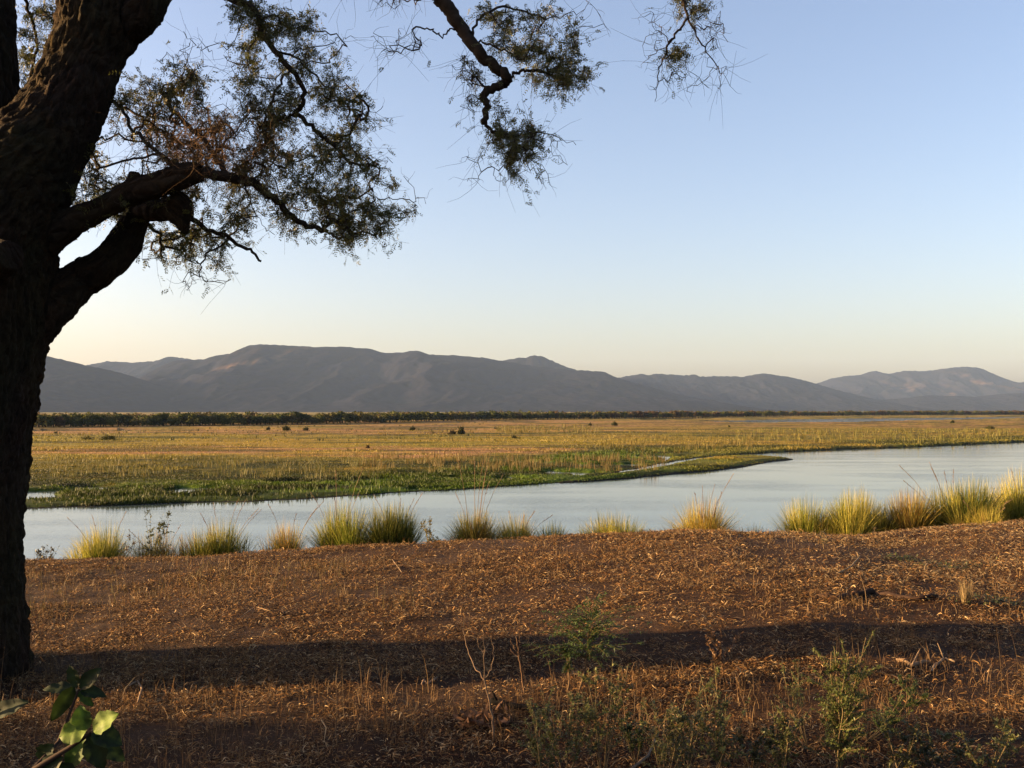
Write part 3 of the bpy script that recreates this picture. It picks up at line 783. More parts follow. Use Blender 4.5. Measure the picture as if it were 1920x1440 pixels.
for args in ((200000, 2.8, 7.5, .014, 87), (230000, 7.0, 13.6, .019, 88), (210000, 2.8, 7.0, .033, 81), (260000, 7.0, 13.6, .040, 83), (36000, 12, 15.5, .05, 85), (3000, 2.8, 7.5, .10, 89), (3500, 7, 13.4, .10, 90)):
    v, f, c = litter(*args); lm.add(v, f, None, c)
o = lm.build("leaf_litter", M_litter); tag(o, "dry curled leaves and pods strewn over the bank", "leaf litter", kind="stuff")

dg = MB()
def dry(n, ya, yb, h0, seed, thr, c0, c1, wd=.004, xs=(-.62, .62), per=5):
    r = np.random.default_rng(seed)
    y = np.sqrt(ya ** 2 + (yb ** 2 - ya ** 2) * r.random(n)); x = (xs[0] + (xs[1] - xs[0]) * r.random(n)) * y
    kp = fbm(x * .9, y * .9, 91, 3) > thr; x, y = x[kp], y[kp]
    x = np.repeat(x, per) + r.normal(size=len(x) * per) * .035; y = np.repeat(y, per) + r.normal(size=len(y) * per) * .035
    n = len(x); h = h0 * (.3 + .9 * r.random(n) ** 1.6); az = r.random(n) * 6.28
    v, f, kk = blades(np.stack([x, y, gh(x, y) - .01], 1), az, h, h * (.1 + .9 * r.random(n) ** 2), wd * (.7 + .6 * r.random(n)), seg=3, tip=.2, curl=1.5, face=r.random(n) * 3)
    t = r.random(n)
    dg.add(v, f, None, np.repeat(lerp(np.broadcast_to(c0, (n, 3)), c1, t) * (.7 + .5 * r.random((n, 1))), kk, 0))
dry(2300, 2.8, 7.2, .12, 95, .45, (.34, .20, .09), (.20, .11, .05))
dry(2600, 7.0, 13.4, .10, 97, .45, (.34, .20, .09), (.20, .12, .05), .006)
dry(600, 2.8, 8.0, .34, 99, .5, (.28, .17, .08), (.16, .10, .05), .004, per=2)
dry(500, 7.5, 12.0, .22, 100, .52, (.22, .13, .05), (.14, .12, .04), .005, xs=(-.55, -.1), per=3)
o = dg.build("dry_grass", M_grass); tag(o, "short dead grass stalks standing among the litter", "dry grass", kind="stuff")

# ------------------------------------------------------------------ small plants in the foreground
def plant_at(px, py, label, cat="shrub", name="shrub", group=None):
    p = on_ground(px, py); r_ = empty(name, (p[0], p[1], gh(p[0], p[1]) - .01), label, cat, group); return r_, p[1]
def hpx(top, base, Y): return (base - top) / F * Y

# thorn sapling with a feathery flat crown
def feather_sapling(px, py, topx, topy, crown, label, tone, nfr=46, spread=(.22, .13)):
    r_, Y = plant_at(px, py, label, "sapling", "sapling")
    o0 = np.array(r_.location); sb, lb = MB(), MB()
    tip = at(topx, topy, Y) - o0
    t = np.linspace(0, 1, 9)[:, None]
    pts = t * tip + np.sin(t * 5) * np.array([.012, 0, 0])
    tv, tf = tube(pts, np.linspace(.007, .0035, 9), 6); sb.add(tv, tf, None, (.22, .14, .08))
    for i in range(nfr):
        q = rng.integers(4, 9); a = rng.random() * 6.28; s0 = pts[q]
        e = s0 + np.array([math.cos(a) * spread[0] * rng.uniform(.3, 1.1), math.sin(a) * spread[0] * .8 * rng.uniform(.3, 1), spread[1] * rng.uniform(-.35, 1.0)])
        u = np.linspace(0, 1, 6)[:, None]; p = s0 * (1 - u) + e * u + np.sin(u * 3.1) * np.array([0, 0, .03])
        tv, tf = tube(p, np.linspace(.0022, .0009, 6), 4); sb.add(tv, tf, None, (.16, .12, .05))
        m = 60; w_ = .15 + .85 * rng.random(m); ip = np.stack([np.interp(w_, u[:, 0], p[:, k_]) for k_ in range(3)], 1)
        sd_ = rdir(m); sd_[:, 2] *= .4
        v, f = leaves(ip, sd_ + (e - s0) * 2, np.array([0, 0, 1]) + rdir(m) * .4, .014 + .016 * rng.random(m), .004 + .004 * rng.random(m))
        lb.add(v, f, None, np.repeat(np.array(tone) * (.6 + .8 * rng.random((m, 1))), 4, 0))
    sb.build("stem", M_twig, r_); lb.build("foliage", M_leaf, r_)
feather_sapling(1083, 1300, 1112, 1165, None, "bright green feathery thorn sapling standing in the shadow band", (.10, .17, .04), 80, (.34, .14))
feather_sapling(1062, 1300, 1068, 1225, None, "small thin stemmed sapling left of the bright feathery one", (.08, .12, .03), 14, (.07, .05))

def stalk(base, branches, label, colr, r0=.006, name="dead_sapling", cat="dead sapling", tips=0, tipc=(.3, .16, .07)):
    """bare stalk: base pixel and pixel polylines of its branches"""
    r_, Y = plant_at(*base, label, cat, name); o0 = np.array(r_.location); sb = MB(); lb = MB()
    for bi, (poly, dy, ra, rb_) in enumerate(branches):
        P = np.array([at(a, b, Y + dy * i / max(1, len(poly) - 1)) - o0 for i, (a, b) in enumerate(poly)])
        n = 4 * (len(P) - 1) + 1; q = np.linspace(0, len(P) - 1, n)
        pp = np.stack([np.interp(q, np.arange(len(P)), P[:, k_]) for k_ in range(3)], 1); pp[1:-1] += rng.normal(size=(n - 2, 3)) * .003
        if bi == 0: pp[0, 2] = -.02
        tv, tf = tube(pp, np.linspace(ra, rb_, n), 6); sb.add(tv, tf, None, np.array(colr) * rng.uniform(.85, 1.15))
        if tips:
            m = tips; w_ = rng.random(m) * (n - 1); ip = np.stack([np.interp(w_, np.arange(n), pp[:, k_]) for k_ in range(3)], 1)
            v, f = leaves(ip, rdir(m) + np.array([0, 0, .6]), rdir(m), .02 + .02 * rng.random(m), .008 + .006 * rng.random(m))
            lb.add(v, f, None, np.repeat(np.array(tipc) * (.6 + .8 * rng.random((m, 1))), 4, 0))
    sb.build("stem", M_twig, r_, smooth=True)
    if tips: lb.build("foliage", M_leaf, r_)
    return r_
stalk((925, 1388), [([(925, 1388), (924, 1345), (918, 1312), (908, 1275)], 0, .007, .0045), ([(908, 1275), (890, 1250), (877, 1220), (868, 1182)], .1, .0042, .0016),
                    ([(908, 1275), (909, 1230), (906, 1190), (907, 1176)], -.1, .0042, .0014), ([(908, 1275), (922, 1255), (926, 1225), (921, 1190)], 0, .0036, .0014),
                    ([(909, 1230), (898, 1212), (897, 1192)], 0, .0022, .001), ([(907, 1222), (916, 1205)], 0, .002, .001)],
      "bare pale forked sapling standing over the black stick", (.30, .20, .13))
stalk((984, 1300), [([(984, 1300), (978, 1265), (972, 1225), (968, 1195)], 0, .005, .0025), ([(972, 1225), (962, 1212), (957, 1200)], 0, .002, .001), ([(971, 1218), (976, 1202), (973, 1185)], 0, .002, .001), ([(974, 1235), (960, 1222), (955, 1214)], 0, .002, .001)],
      "short dead stalk with a small broom of twigs, right of the forked sapling", (.28, .16, .09))
stalk((1356, 1268), [([(1356, 1268), (1354, 1245), (1350, 1215), (1352, 1170)], 0, .005, .002), ([(1353, 1240), (1335, 1222), (1322, 1192)], 0, .003, .0014), ([(1351, 1232), (1372, 1212), (1388, 1188)], 0, .003, .0014),
                     ([(1350, 1222), (1338, 1200), (1335, 1185)], 0, .002, .001), ([(1354, 1250), (1343, 1240), (1338, 1232)], 0, .002, .001)],
      "rusty dry plant with upright withered leaves in the shadow band", (.2, .11, .06), tips=38)
stalk((1050, 1395), [([(1010, 1395), (1013, 1360), (1022, 1320), (1030, 1290)], 0, .003, .0015)], "single thin dry stalk left of the leafy foreground shrubs", (.25, .16, .09))
stalk((452, 1345), [([(452, 1345), (450, 1310), (457, 1285)], 0, .003, .0015)], "single short dry stalk at the left in the foreground", (.25, .16, .09))
stalk((630, 1400), [([(630, 1400), (630, 1340), (631, 1275)], 0, .0035, .0012)], "tall straight dry stalk in the left foreground", (.25, .16, .09))

def small_shrub(px, py, top, label, nst, spread, tone, lsize=.016, nl=40, stemc=(.24, .17, .09), lean=0, fork=3, aspect=.5, lo=.35):
    r_, Y = plant_at(px, py, label)
    weed_body(r_, hpx(top, py, Y), nst, spread, lsize, tone, stemc, lean, nl, 0, .0035, fork, aspect, lo)
small_shrub(1060, 1470, 1262, "small leafed shrub with pale stems below the feathery sapling", 6, .20, (.18, .20, .06))
small_shrub(1130, 1465, 1240, "leafy twiggy shrub right of the one below the sapling", 7, .22, (.20, .21, .06))
small_shrub(1195, 1440, 1330, "low dark leafed shrub between two foreground shrubs", 5, .17, (.11, .14, .04))
small_shrub(1285, 1470, 1255, "open shrub with small pale leaves right of centre", 6, .18, (.20, .21, .08))
small_shrub(1350, 1470, 1262, "straggling shrub below the rusty dry plant", 7, .20, (.17, .19, .06))
small_shrub(1410, 1450, 1345, "short thin shrub left of the tall feathery shrub", 4, .15, (.10, .11, .04))
small_shrub(1570, 1475, 1192, "tall feathery green shrub, the biggest in the foreground", 9, .13, (.16, .19, .045), .013, 90, fork=7, aspect=.38, lo=.15)
small_shrub(1610, 1400, 1245, "dark green shrub reaching to the right beside the biggest one", 5, .12, (.14, .20, .05), .013, 70, lean=.22, fork=5, aspect=.38)
small_shrub(1515, 1400, 1215, "slender shrub leaning left of the biggest foreground shrub", 3, .08, (.18, .21, .06), .013, 50, lean=-.08, aspect=.38)
small_shrub(1020, 1480, 1300, "sparse leafed shrub at the left end of the foreground shrubs", 5, .16, (.17, .18, .06))
small_shrub(1245, 1490, 1290, "wispy shrub between the open shrub and the low dark leafed one", 6, .16, (.18, .18, .06))
small_shrub(1460, 1480, 1300, "wispy olive shrub just left of the biggest foreground shrub", 6, .16, (.15, .16, .05))
small_shrub(1690, 1480, 1310, "low wispy shrub right of the biggest foreground shrub", 5, .16, (.15, .15, .05))
small_shrub(1850, 1470, 1325, "scrubby low shrub at the lower right corner", 6, .24, (.19, .20, .07))
small_shrub(1760, 1460, 1360, "thin low shrub left of the corner shrub", 4, .18, (.10, .11, .05))
small_shrub(1545, 1030, 985, "thin weed on the bare soil in front of the right thicket", 2, .06, (.14, .14, .06), .03, 8, fork=1)
small_shrub(1640, 1010, 980, "single upright straw weed before the lush clump", 1, .03, (.2, .14, .07), .03, 8, fork=1)

# pale tuft, flat green patches
r_, Y = plant_at(1812, 1132, "pale straw tuft standing alone on the right of the bank", "grass tuft", "grass_tuft")
mb = MB(); n = 130; az = rng.random(n) * 6.28
v, f, kk = blades(np.stack([np.cos(az) * .03, np.sin(az) * .03, 0 * az], 1), az, .22 * (.5 + .6 * rng.random(n)), .10 * rng.random(n), np.full(n, .005), 3)
mb.add(v, f, None, np.array((.42, .30, .15)) * (.7 + .5 * np.repeat(rng.random((n, 1)), kk, 0))); mb.build("blades", M_grass, r_)
for (a, b, s, lab) in ((1790, 1065, .35, "flat green creeping herb on the bare soil at right"), (1868, 1130, .30, "dark green creeping herb behind the pale straw tuft"), (1690, 1050, .2, "tiny green herb patch left of the larger creeping herb")):
    r_, Y = plant_at(a, b, lab, "herb", "creeping_herb"); mb = MB(); n = 260
    p = np.stack([rng.normal(size=n) * s * .6, rng.normal(size=n) * s * .35, .01 + .04 * rng.random(n)], 1)
    p[:, 2] += gh(p[:, 0] + r_.location.x, p[:, 1] + r_.location.y) - r_.location.z
    v, f = leaves(p, rdir(n) * np.array([1, 1, .3]), np.array([0, 0, 1]) + rdir(n) * .4, .02 + .02 * rng.random(n), .012 + .01 * rng.random(n))
    mb.add(v, f, None, np.repeat(np.array((.12, .14, .04)) * (.6 + .8 * rng.random((n, 1))), 4, 0)); mb.build("foliage", M_leaf, r_)

# fallen wood
def stick(pts, rad, label, colr, name="fallen_stick", cat="stick", lift=.01, sides=8, fork=None):
    P = [on_ground(a, b) for a, b in pts]
    P = np.array([[p[0], p[1], float(gh(p[0], p[1])) + lift + (rad * .6)] for p in P]); n = 6 * (len(P) - 1) + 1
    q = np.linspace(0, len(P) - 1, n); pp = np.stack([np.interp(q, np.arange(len(P)), P[:, k_]) for k_ in range(3)], 1)
    pp[:, 2] += rng.normal(size=n) * rad * .25; pp[:, 1] += rng.normal(size=n) * rad * .3
    rr = rad * (.75 + .35 * rng.random(n)); rr[0] *= .5; rr[-1] *= .4
    mb = MB(); o0 = pp[n // 2].copy(); v, f = tube(pp - o0, rr, sides); mb.add(v, f, None, np.array(colr))
    v, f = tube(np.array([pp[0] - o0, pp[0] - o0 + (pp[0] - pp[1]) * .3]), [rr[0], .0005], sides); mb.add(v, f, None, np.array(colr))
    v, f = tube(np.array([pp[-1] - o0, pp[-1] - o0 + (pp[-1] - pp[-2]) * .3]), [rr[-1], .0005], sides); mb.add(v, f, None, np.array(colr))
    if fork:
        a, d, l = fork; s0 = pp[a] - o0; u = np.linspace(0, 1, 5)[:, None]; v, f = tube(s0 + u * np.array(d) * l, np.linspace(rad * .6, rad * .2, 5), sides); mb.add(v, f, None, np.array(colr))
    o = mb.build(name, M_twig, None, True); o.location = o0; tag(o, label, cat); return o
stick([(1535, 1122), (1570, 1127), (1605, 1120), (1640, 1112)], .030, "dark rotting log lying on the sunlit litter", (.06, .034, .022), "fallen_log", "log", 0)
stick([(1650, 1118), (1720, 1128), (1760, 1122)], .02, "thin dark branch lying just right of the rotting log", (.06, .035, .025))
stick([(920, 1325), (945, 1330), (985, 1338), (1010, 1345)], .018, "black charred stick at the foot of the pale forked sapling", (.008, .006, .006), lift=.02, fork=(3, (-.4, .1, .9), .07))
stick([(1680, 1240), (1710, 1252), (1740, 1246)], .012, "short pale stick in the right foreground", (.36, .24, .15), fork=(6, (.5, .2, .8), .12))
stick([(1745, 1262), (1770, 1240), (1790, 1245)], .009, "pale crooked twig right of the short pale stick", (.36, .25, .16), fork=(6, (-.3, .2, .9), .1))
stick([(1150, 1500), (1180, 1470), (1215, 1440), (1235, 1395)], .007, "curved pale twig leaning in the lower foreground", (.34, .24, .16), lift=.05)
stick([(240, 1300), (258, 1290), (266, 1305), (258, 1330)], .007, "hooked pale twig lying near the broad leaves", (.33, .22, .14), lift=.04)
stick([(450, 1165), (478, 1145), (505, 1152)], .004, "small straight stick in the dry grass at left", (.3, .2, .12), lift=.03)
stick([(735, 1052), (748, 1070), (753, 1077)], .004, "pale twig near the top of the bank, left of centre", (.36, .25, .16), lift=.02)
stick([(1570, 1082), (1595, 1070), (1612, 1050)], .008, "pale branching twig on the bank in front of the lush clump", (.36, .26, .15), lift=.03)
stick([(820, 1278), (800, 1290), (795, 1282), (790, 1292)], .006, "short broken pale stick left of the forked sapling", (.34, .22, .14), lift=.02)

# heap of dead leaves by the forked sapling
r_, Y = plant_at(905, 1362, "small heap of curled dead leaves left of the charred stick", "leaf heap", "leaf_heap"); mb = MB(); n = 150
p = np.stack([rng.normal(size=n) * .07, rng.normal(size=n) * .05, .01 + .07 * rng.random(n)], 1)
v, f = leaves(p, rdir(n), rdir(n), .04 + .03 * rng.random(n), .02 + .012 * rng.random(n)); mb.add(v, f, None, np.repeat(np.array((.3, .16, .09)) * (.5 + .8 * rng.random((n, 1))), 4, 0)); mb.build("leaves", M_litter, r_)

# broad leaved plant in the near left corner
r_ = empty("broadleaf_shrub", (-1.35, 2.5, float(gh(-1.35, 2.5)) - .01), "broad leaved dark green shrub close by in the lower left corner", "shrub")
o0 = np.array(r_.location); sb, lb = MB(), MB()
def bleaf(tip_px, tip_py, b_px, b_py, Y, wid, nrm, tone, dy=0.0, fold=.25):
    wid *= .70
    a = at(b_px, b_py, Y) - o0; b = at(tip_px, tip_py, Y + dy) - o0
    d = b - a; L = np.linalg.norm(d); d /= L; nrm = np.array(nrm, float); s = np.cross(d, nrm); s /= np.linalg.norm(s); n2 = np.cross(s, d)
    ns = 9; t = np.linspace(0, 1, ns); wv = np.sin(np.clip(t, 0, 1) ** .8 * math.pi) ** .75 * wid / 2; wv[-1] = 0
    wv *= 1 + .07 * np.sin(t * 23 + tip_px) * rng.uniform(.3, 1.5)
    mid = a + t[:, None] * d * L - np.sin(t * 2.6)[:, None] * 0 + (t ** 2)[:, None] * np.array([0, 0, -.12 * L])
    cols = []
    for k_ in (-1, -.5, 0, .5, 1): cols.append(mid + s * (wv * k_)[:, None] + n2 * (abs(k_) * wv * fold * 1.2)[:, None] + n2 * (.004 * np.sin(t * 18) * abs(k_))[:, None])
    v = np.stack(cols, 1).reshape(-1, 3); c = np.broadcast_to(np.array(tone), v.shape).copy(); c.reshape(ns, 5, 3)[:, 2] *= 1.5
    lf.append((v, grid_faces(ns, 5), c))
lf = []
D_, G_, L_ = (.022, .038, .009), (.07, .13, .018), (.20, .30, .035)  # light painted into the leaf tones: shaded, middling and sunlit leaves
for spec in [(110, 1375, 165, 1365, 2.5, .09, (0, -1, .4), L_), (222, 1330, 175, 1372, 2.48, .085, (-.3, -.8, .6), L_), (150, 1315, 160, 1370, 2.45, .07, (0, -1, .3), G_), (230, 1390, 172, 1375, 2.5, .09, (0, -.6, .8), D_),
             (195, 1435, 168, 1378, 2.5, .085, (0, -1, .3), D_), (125, 1438, 160, 1380, 2.55, .08, (0, -.9, .4), G_), (95, 1345, 140, 1285, 2.6, .06, (.5, -.8, 0), D_), (130, 1240, 145, 1290, 2.6, .045, (0, -1, .1), D_),
             (190, 1245, 150, 1292, 2.6, .055, (0, -1, .3), D_), (200, 1300, 150, 1295, 2.6, .05, (0, -.7, .7), D_), (80, 1285, 142, 1293, 2.65, .05, (0, -.7, .7), D_), (175, 1320, 148, 1296, 2.6, .04, (0, -1, .2), G_),
             (55, 1305, -20, 1345, 2.4, .06, (0, -.8, .6), D_), (-30, 1290, -25, 1345, 2.4, .06, (0, -.8, .6), D_), (235, 1420, 180, 1390, 2.6, .07, (0, -.8, .6), D_), (60, 1460, 120, 1420, 2.5, .08, (0, -.8, .6), D_),
             (140, 1480, 110, 1430, 2.5, .08, (0, -.8, .6), D_), (100, 1390, 75, 1425, 2.55, .07, (0, -1, .3), D_)]:
    bleaf(*spec)
for q, (v, f, c) in enumerate(lf): mb = MB(); mb.add(v, f, None, c); mb.build("leaf", M_bleaf, r_, True)
def bstem(pp, ra, rb_):
    P = np.array(pp); n = 13; q = np.linspace(0, len(P) - 1, n); pp = np.stack([np.interp(q, np.arange(len(P)), P[:, k_]) for k_ in range(3)], 1)
    tv, tf = tube(pp, np.linspace(ra, rb_, n), 7); sb.add(tv, tf, None, (.07, .045, .035))
o1 = at(60, 1445, 2.5) - o0
bstem([(0, 0, -.02), (-.02, 0, .3), o1, at(130, 1402, 2.5) - o0, at(170, 1375, 2.5) - o0], .012, .004)
bstem([o1, at(110, 1390, 2.6) - o0, at(148, 1293, 2.6) - o0], .006, .003)
bstem([(-.02, 0, .3), at(-40, 1440, 2.4) - o0, at(-20, 1345, 2.4) - o0], .007, .003)
sb.build("stem", M_twig, r_, True)

# ------------------------------------------------------------------ the big thorn tree
TY = 6.7
tree = empty("thorn_tree", (-3.75, TY, float(gh(-3.75, TY))), "massive leaning thorn tree with furrowed dark bark at the left edge", "tree")
t0 = np.array(tree.location)
def P(px, py, Y=TY): return at(px, py, Y) - t0
K = TY / F
segs = []      # (points, radii) of the thick wood
def limb(pts):
    A = np.array([P(a, b, Y) for a, b, Y, r in pts]); r = np.array([q[3] for q in pts]) * K
    n = len(A); q = np.linspace(0, n - 1, (n - 1) * 8 + 1)
    # Catmull-Rom
    def cr(V):
        out = []
        for t in q:
            i = min(int(t), n - 2); u = t - i
            p0, p1, p2, p3 = V[max(i - 1, 0)], V[i], V[i + 1], V[min(i + 2, n - 1)]
            out.append(.5 * ((2 * p1) + (-p0 + p2) * u + (2 * p0 - 5 * p1 + 4 * p2 - p3) * u * u + (-p0 + 3 * p1 - 3 * p2 + p3) * u ** 3))
        return np.array(out)
    s = (cr(A), np.maximum(cr(r[:, None])[:, 0], .004)); segs.append(s); return s
trunk_l = limb([(-146, 1420, 6.88, 212), (-142, 1310, 6.88, 186), (-132, 1200, 6.88, 170), (-124, 1080, 6.88, 154), (-110, 960, 6.86, 142), (-98, 850, 6.86, 140), (-82, 760, 6.84, 138), (-68, 680, 6.8, 138), (-46, 590, 6.76, 134), (-38, 500, 6.72, 132), (-20, 420, 6.7, 124), (30, 330, 6.72, 104), (92, 250, 6.75, 80), (130, 180, 6.8, 69), (157, 110, 6.85, 63), (190, 30, 6.9, 76), (215, -60, 7.0, 72), (235, -200, 7.2, 62), (230, -380, 7.5, 52), (200, -620, 7.8, 40), (180, -900, 8.0, 20)])
limb([(-60, 420, 6.75, 100), (-60, 300, 6.9, 86), (-52, 180, 7.0, 82), (-50, 60, 7.1, 80), (-58, -80, 7.2, 74), (-90, -300, 7.4, 60), (-150, -600, 7.6, 40), (-180, -850, 7.8, 16)])
mid_l = limb([(10, 480, 6.75, 50), (80, 452, 6.75, 37), (140, 414, 6.7, 25), (200, 386, 6.65, 20), (250, 361, 6.62, 23), (300, 344, 6.6, 23), (345, 328, 6.6, 22), (376, 321, 6.6, 20)])
low_l = limb([(-20, 690, 6.8, 80), (40, 620, 6.85, 58), (100, 566, 6.9, 44), (150, 522, 7.0, 35), (172, 512, 7.0, 36), (202, 491, 7.0, 31), (228, 464, 7.05, 32), (247, 430, 7.1, 27), (265, 385, 7.1, 24), (290, 350, 7.15, 20)])
limb([(245, 370, 6.62, 22), (250, 345, 6.62, 16), (252, 322, 6.62, 9)])                       # knobs
limb([(268, 392, 7.05, 24), (300, 395, 6.9, 20), (325, 392, 6.8, 24), (340, 412, 6.75, 18), (348, 440, 6.75, 6)])   # broken stub
limb([(322, 372, 6.7, 18), (340, 385, 6.72, 20), (350, 410, 6.75, 14)])
limb([(225, 50, 6.9, 40), (262, 25, 6.85, 38), (285, -10, 6.85, 34), (330, -70, 7.0, 28), (420, -170, 7.1, 24), (560, -260, 7.2, 22), (700, -180, 7.3, 19), (780, -70, 7.3, 17), (822, -5, 7.3, 15)])
limb([(-30, 490, 6.35, 40), (20, 478, 6.2, 26)])                                               # old wound bulge
limb([(-120, 1300, 6.5, 100), (-60, 1400, 6.2, 60)]); limb([(-90, 1310, 6.9, 90), (10, 1330, 6.9, 60), (50, 1380, 6.85, 30)])
# raw tubes -> remesh -> furrowed displacement
mb = MB()
for pts, rad in segs:
    v, f = tube(pts, rad, 28); n0 = len(v)
    cap = np.array([pts[0], pts[-1]]); i = np.arange(28); e = n0 - 28 + i
    f3 = np.concatenate([np.stack([np.full(28, n0), (i + 1) % 28, i], 1), np.stack([np.full(28, n0 + 1), e, n0 - 28 + (i + 1) % 28], 1)])
    mb.add(np.concatenate([v, cap]), f, f3)
raw = mb.build("trunk_raw", None)
md = raw.modifiers.new("r", 'REMESH'); md.mode = 'VOXEL'; md.voxel_size = .015
ms = raw.modifiers.new("s", 'SMOOTH'); ms.iterations = 4; ms.factor = .5
dg_ = bpy.context.evaluated_depsgraph_get(); ev = raw.evaluated_get(dg_); me = ev.to_mesh()
nv = len(me.vertices); V = np.empty(nv * 3, np.float32); me.vertices.foreach_get("co", V); V = V.reshape(-1, 3).astype(float)
NR = np.empty(nv * 3, np.float32); me.vertices.foreach_get("normal", NR); NR = NR.reshape(-1, 3).astype(float)
nl_ = len(me.loops); LI = np.empty(nl_, np.int32); me.loops.foreach_get("vertex_index", LI)
assert nl_ == 4 * len(me.polygons)
FQ = LI.reshape(-1, 4).copy(); ev.to_mesh_clear()
rm = raw.data; bpy.data.objects.remove(raw); bpy.data.meshes.remove(rm)
# bark coordinates: along the nearest limb and around it
lr = np.zeros(nv); bestd = np.full(nv, 1e9); co = np.zeros((nv, 3))
for si, (pts, rad) in enumerate(segs):
    tg = np.gradient(pts, axis=0); tg /= np.linalg.norm(tg, axis=1)[:, None]
    s_ = np.concatenate([[0], np.cumsum(np.linalg.norm(np.diff(pts, axis=0), axis=1))])
    for c0 in range(0, nv, 20000):
        vv = V[c0:c0 + 20000]; d = np.linalg.norm(vv[:, None, :] - pts[None], axis=2) - rad[None]
        j = d.argmin(1); dm = d[np.arange(len(vv)), j]; rel = vv - pts[j]; al = (rel * tg[j]).sum(1)
        pr = rel - al[:, None] * tg[j]; cc = np.stack([pr[:, 0], pr[:, 1] + pr[:, 2] * .6, (s_[j] + al) * .34 + si * 3], 1)
        m = dm < bestd[c0:c0 + 20000]; idx = np.arange(c0, c0 + len(vv))[m]; bestd[idx] = dm[m]; co[idx] = cc[m]; lr[idx] = rad[j][m]
dis = np.empty(nv)
for i in range(nv):
    a, b, c = co[i]
    n1 = mnoise.noise((a * 9, b * 9, c * 9)); n2 = abs(mnoise.noise((a * 34 + n1, b * 34, c * 12))); n3 = mnoise.noise((V[i, 0] * 2.6, V[i, 1] * 2.6, V[i, 2] * 2.6))
    n4 = mnoise.noise((a * 46, b * 46, c * 40)); dis[i] = .008 * n1 - .045 * (.22 - n2) + .020 * n3 + .020 * n4
V += NR * (dis * np.clip(lr / .22, .3, 1))[:, None]
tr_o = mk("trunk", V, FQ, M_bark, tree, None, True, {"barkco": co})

# finer wood: hand placed branches, then twigs grown towards points spread through the crown
NP, PAR, LEAD = [], [], []
def branch(pts, parent=-1):
    A = np.array([P(a, b, Y) for a, b, Y in pts]); n = (len(A) - 1) * 5 + 1; q = np.linspace(0, len(A) - 1, n)
    B = np.stack([np.interp(q, np.arange(len(A)), A[:, k_]) for k_ in range(3)], 1)
    B[1:-1] = (B[:-2] + 2 * B[1:-1] + B[2:]) / 4; B[1:-1] += rng.normal(size=(n - 2, 3)) * .008
    start = len(NP)
    for i in range(n): NP.append(B[i]); PAR.append(start + i - 1 if i else parent)
    return start, start + n - 1
def nearest_node(p): return int(np.argmin(((np.array(NP) - p) ** 2).sum(1)))
def sub(pts):
    p0 = P(*pts[0]); return branch(pts, nearest_node(p0))
roots_min = []
def rb_(pts, rmin):
    s, e = branch(pts); roots_min.append((s, e, rmin)); return s, e
# left crown
rb_([(370, 318, 6.6), (400, 326, 6.65), (440, 332, 6.7), (475, 345, 6.8), (520, 378, 6.9), (555, 412, 7.0), (590, 430, 7.1), (615, 434, 7.15)], (.042, .013))
sub([(600, 430, 7.1), (640, 410, 7.2), (680, 385, 7.3), (705, 372, 7.35), (745, 372, 7.4), (780, 378, 7.4)])
sub([(612, 434, 7.15), (635, 448, 7.2), (660, 440, 7.3), (700, 440, 7.4), (725, 452, 7.4)])
sub([(455, 345, 6.6), (470, 380, 6.6), (490, 420, 6.7), (515, 440, 6.7)])
sub([(470, 345, 6.7), (500, 300, 6.9), (530, 318, 7.0), (550, 302, 7.0)])
sub([(430, 332, 6.7), (400, 290, 6.8), (370, 250, 6.9), (330, 215, 7.1), (300, 170, 7.3)])
sub([(400, 290, 6.7), (440, 250, 6.9), (470, 210, 7.0)])
sub([(350, 325, 6.6), (300, 290, 6.8), (250, 250, 6.9), (220, 190, 7.2), (60, 110, 7.6)])
sub([(300, 290, 6.6), (240, 300, 6.9), (180, 320, 7.2)])
rb_([(250, 400, 7.1), (300, 440, 7.2), (302, 480, 7.2)], (.016, .008))
rb_([(345, 405, 6.8), (380, 425, 6.9), (430, 448, 7.0), (470, 470, 7.1), (490, 490, 7.1)], (.02, .008))
sub([(430, 448, 7.0), (385, 480, 7.0), (375, 520, 7.0)])
# upper left
rb_([(285, -10, 6.9), (360, -40, 7.0), (430, -5, 7.1), (480, 18, 7.1), (488, 55, 7.1), (515, 95, 7.1), (545, 130, 7.1), (572, 175, 7.15), (562, 205, 7.2), (535, 222, 7.2), (485, 238, 7.2)], (.03, .012))
sub([(552, 215, 7.2), (590, 242, 7.25), (625, 272, 7.3), (655, 302, 7.3), (656, 330, 7.3), (646, 372, 7.3)])
sub([(650, 300, 7.3), (680, 310, 7.4), (700, 340, 7.5), (740, 350, 7.5)])
sub([(485, 238, 7.2), (450, 205, 7.1), (400, 195, 7.1), (370, 215, 7.0), (355, 260, 7.0)])
sub([(545, 130, 7.1), (520, 160, 7.0), (500, 210, 7.0), (490, 240, 7.0)])
sub([(515, 95, 7.1), (560, 110, 7.2), (600, 150, 7.3), (650, 180, 7.4)])
sub([(625, 272, 7.3), (655, 250, 7.3), (680, 200, 7.4)])
# back of the trunk, seen through the fork
rb_([(40, -20, 7.4), (55, 30, 7.5), (75, 90, 7.6), (50, 150, 7.7), (60, 200, 7.7)], (.014, .006))
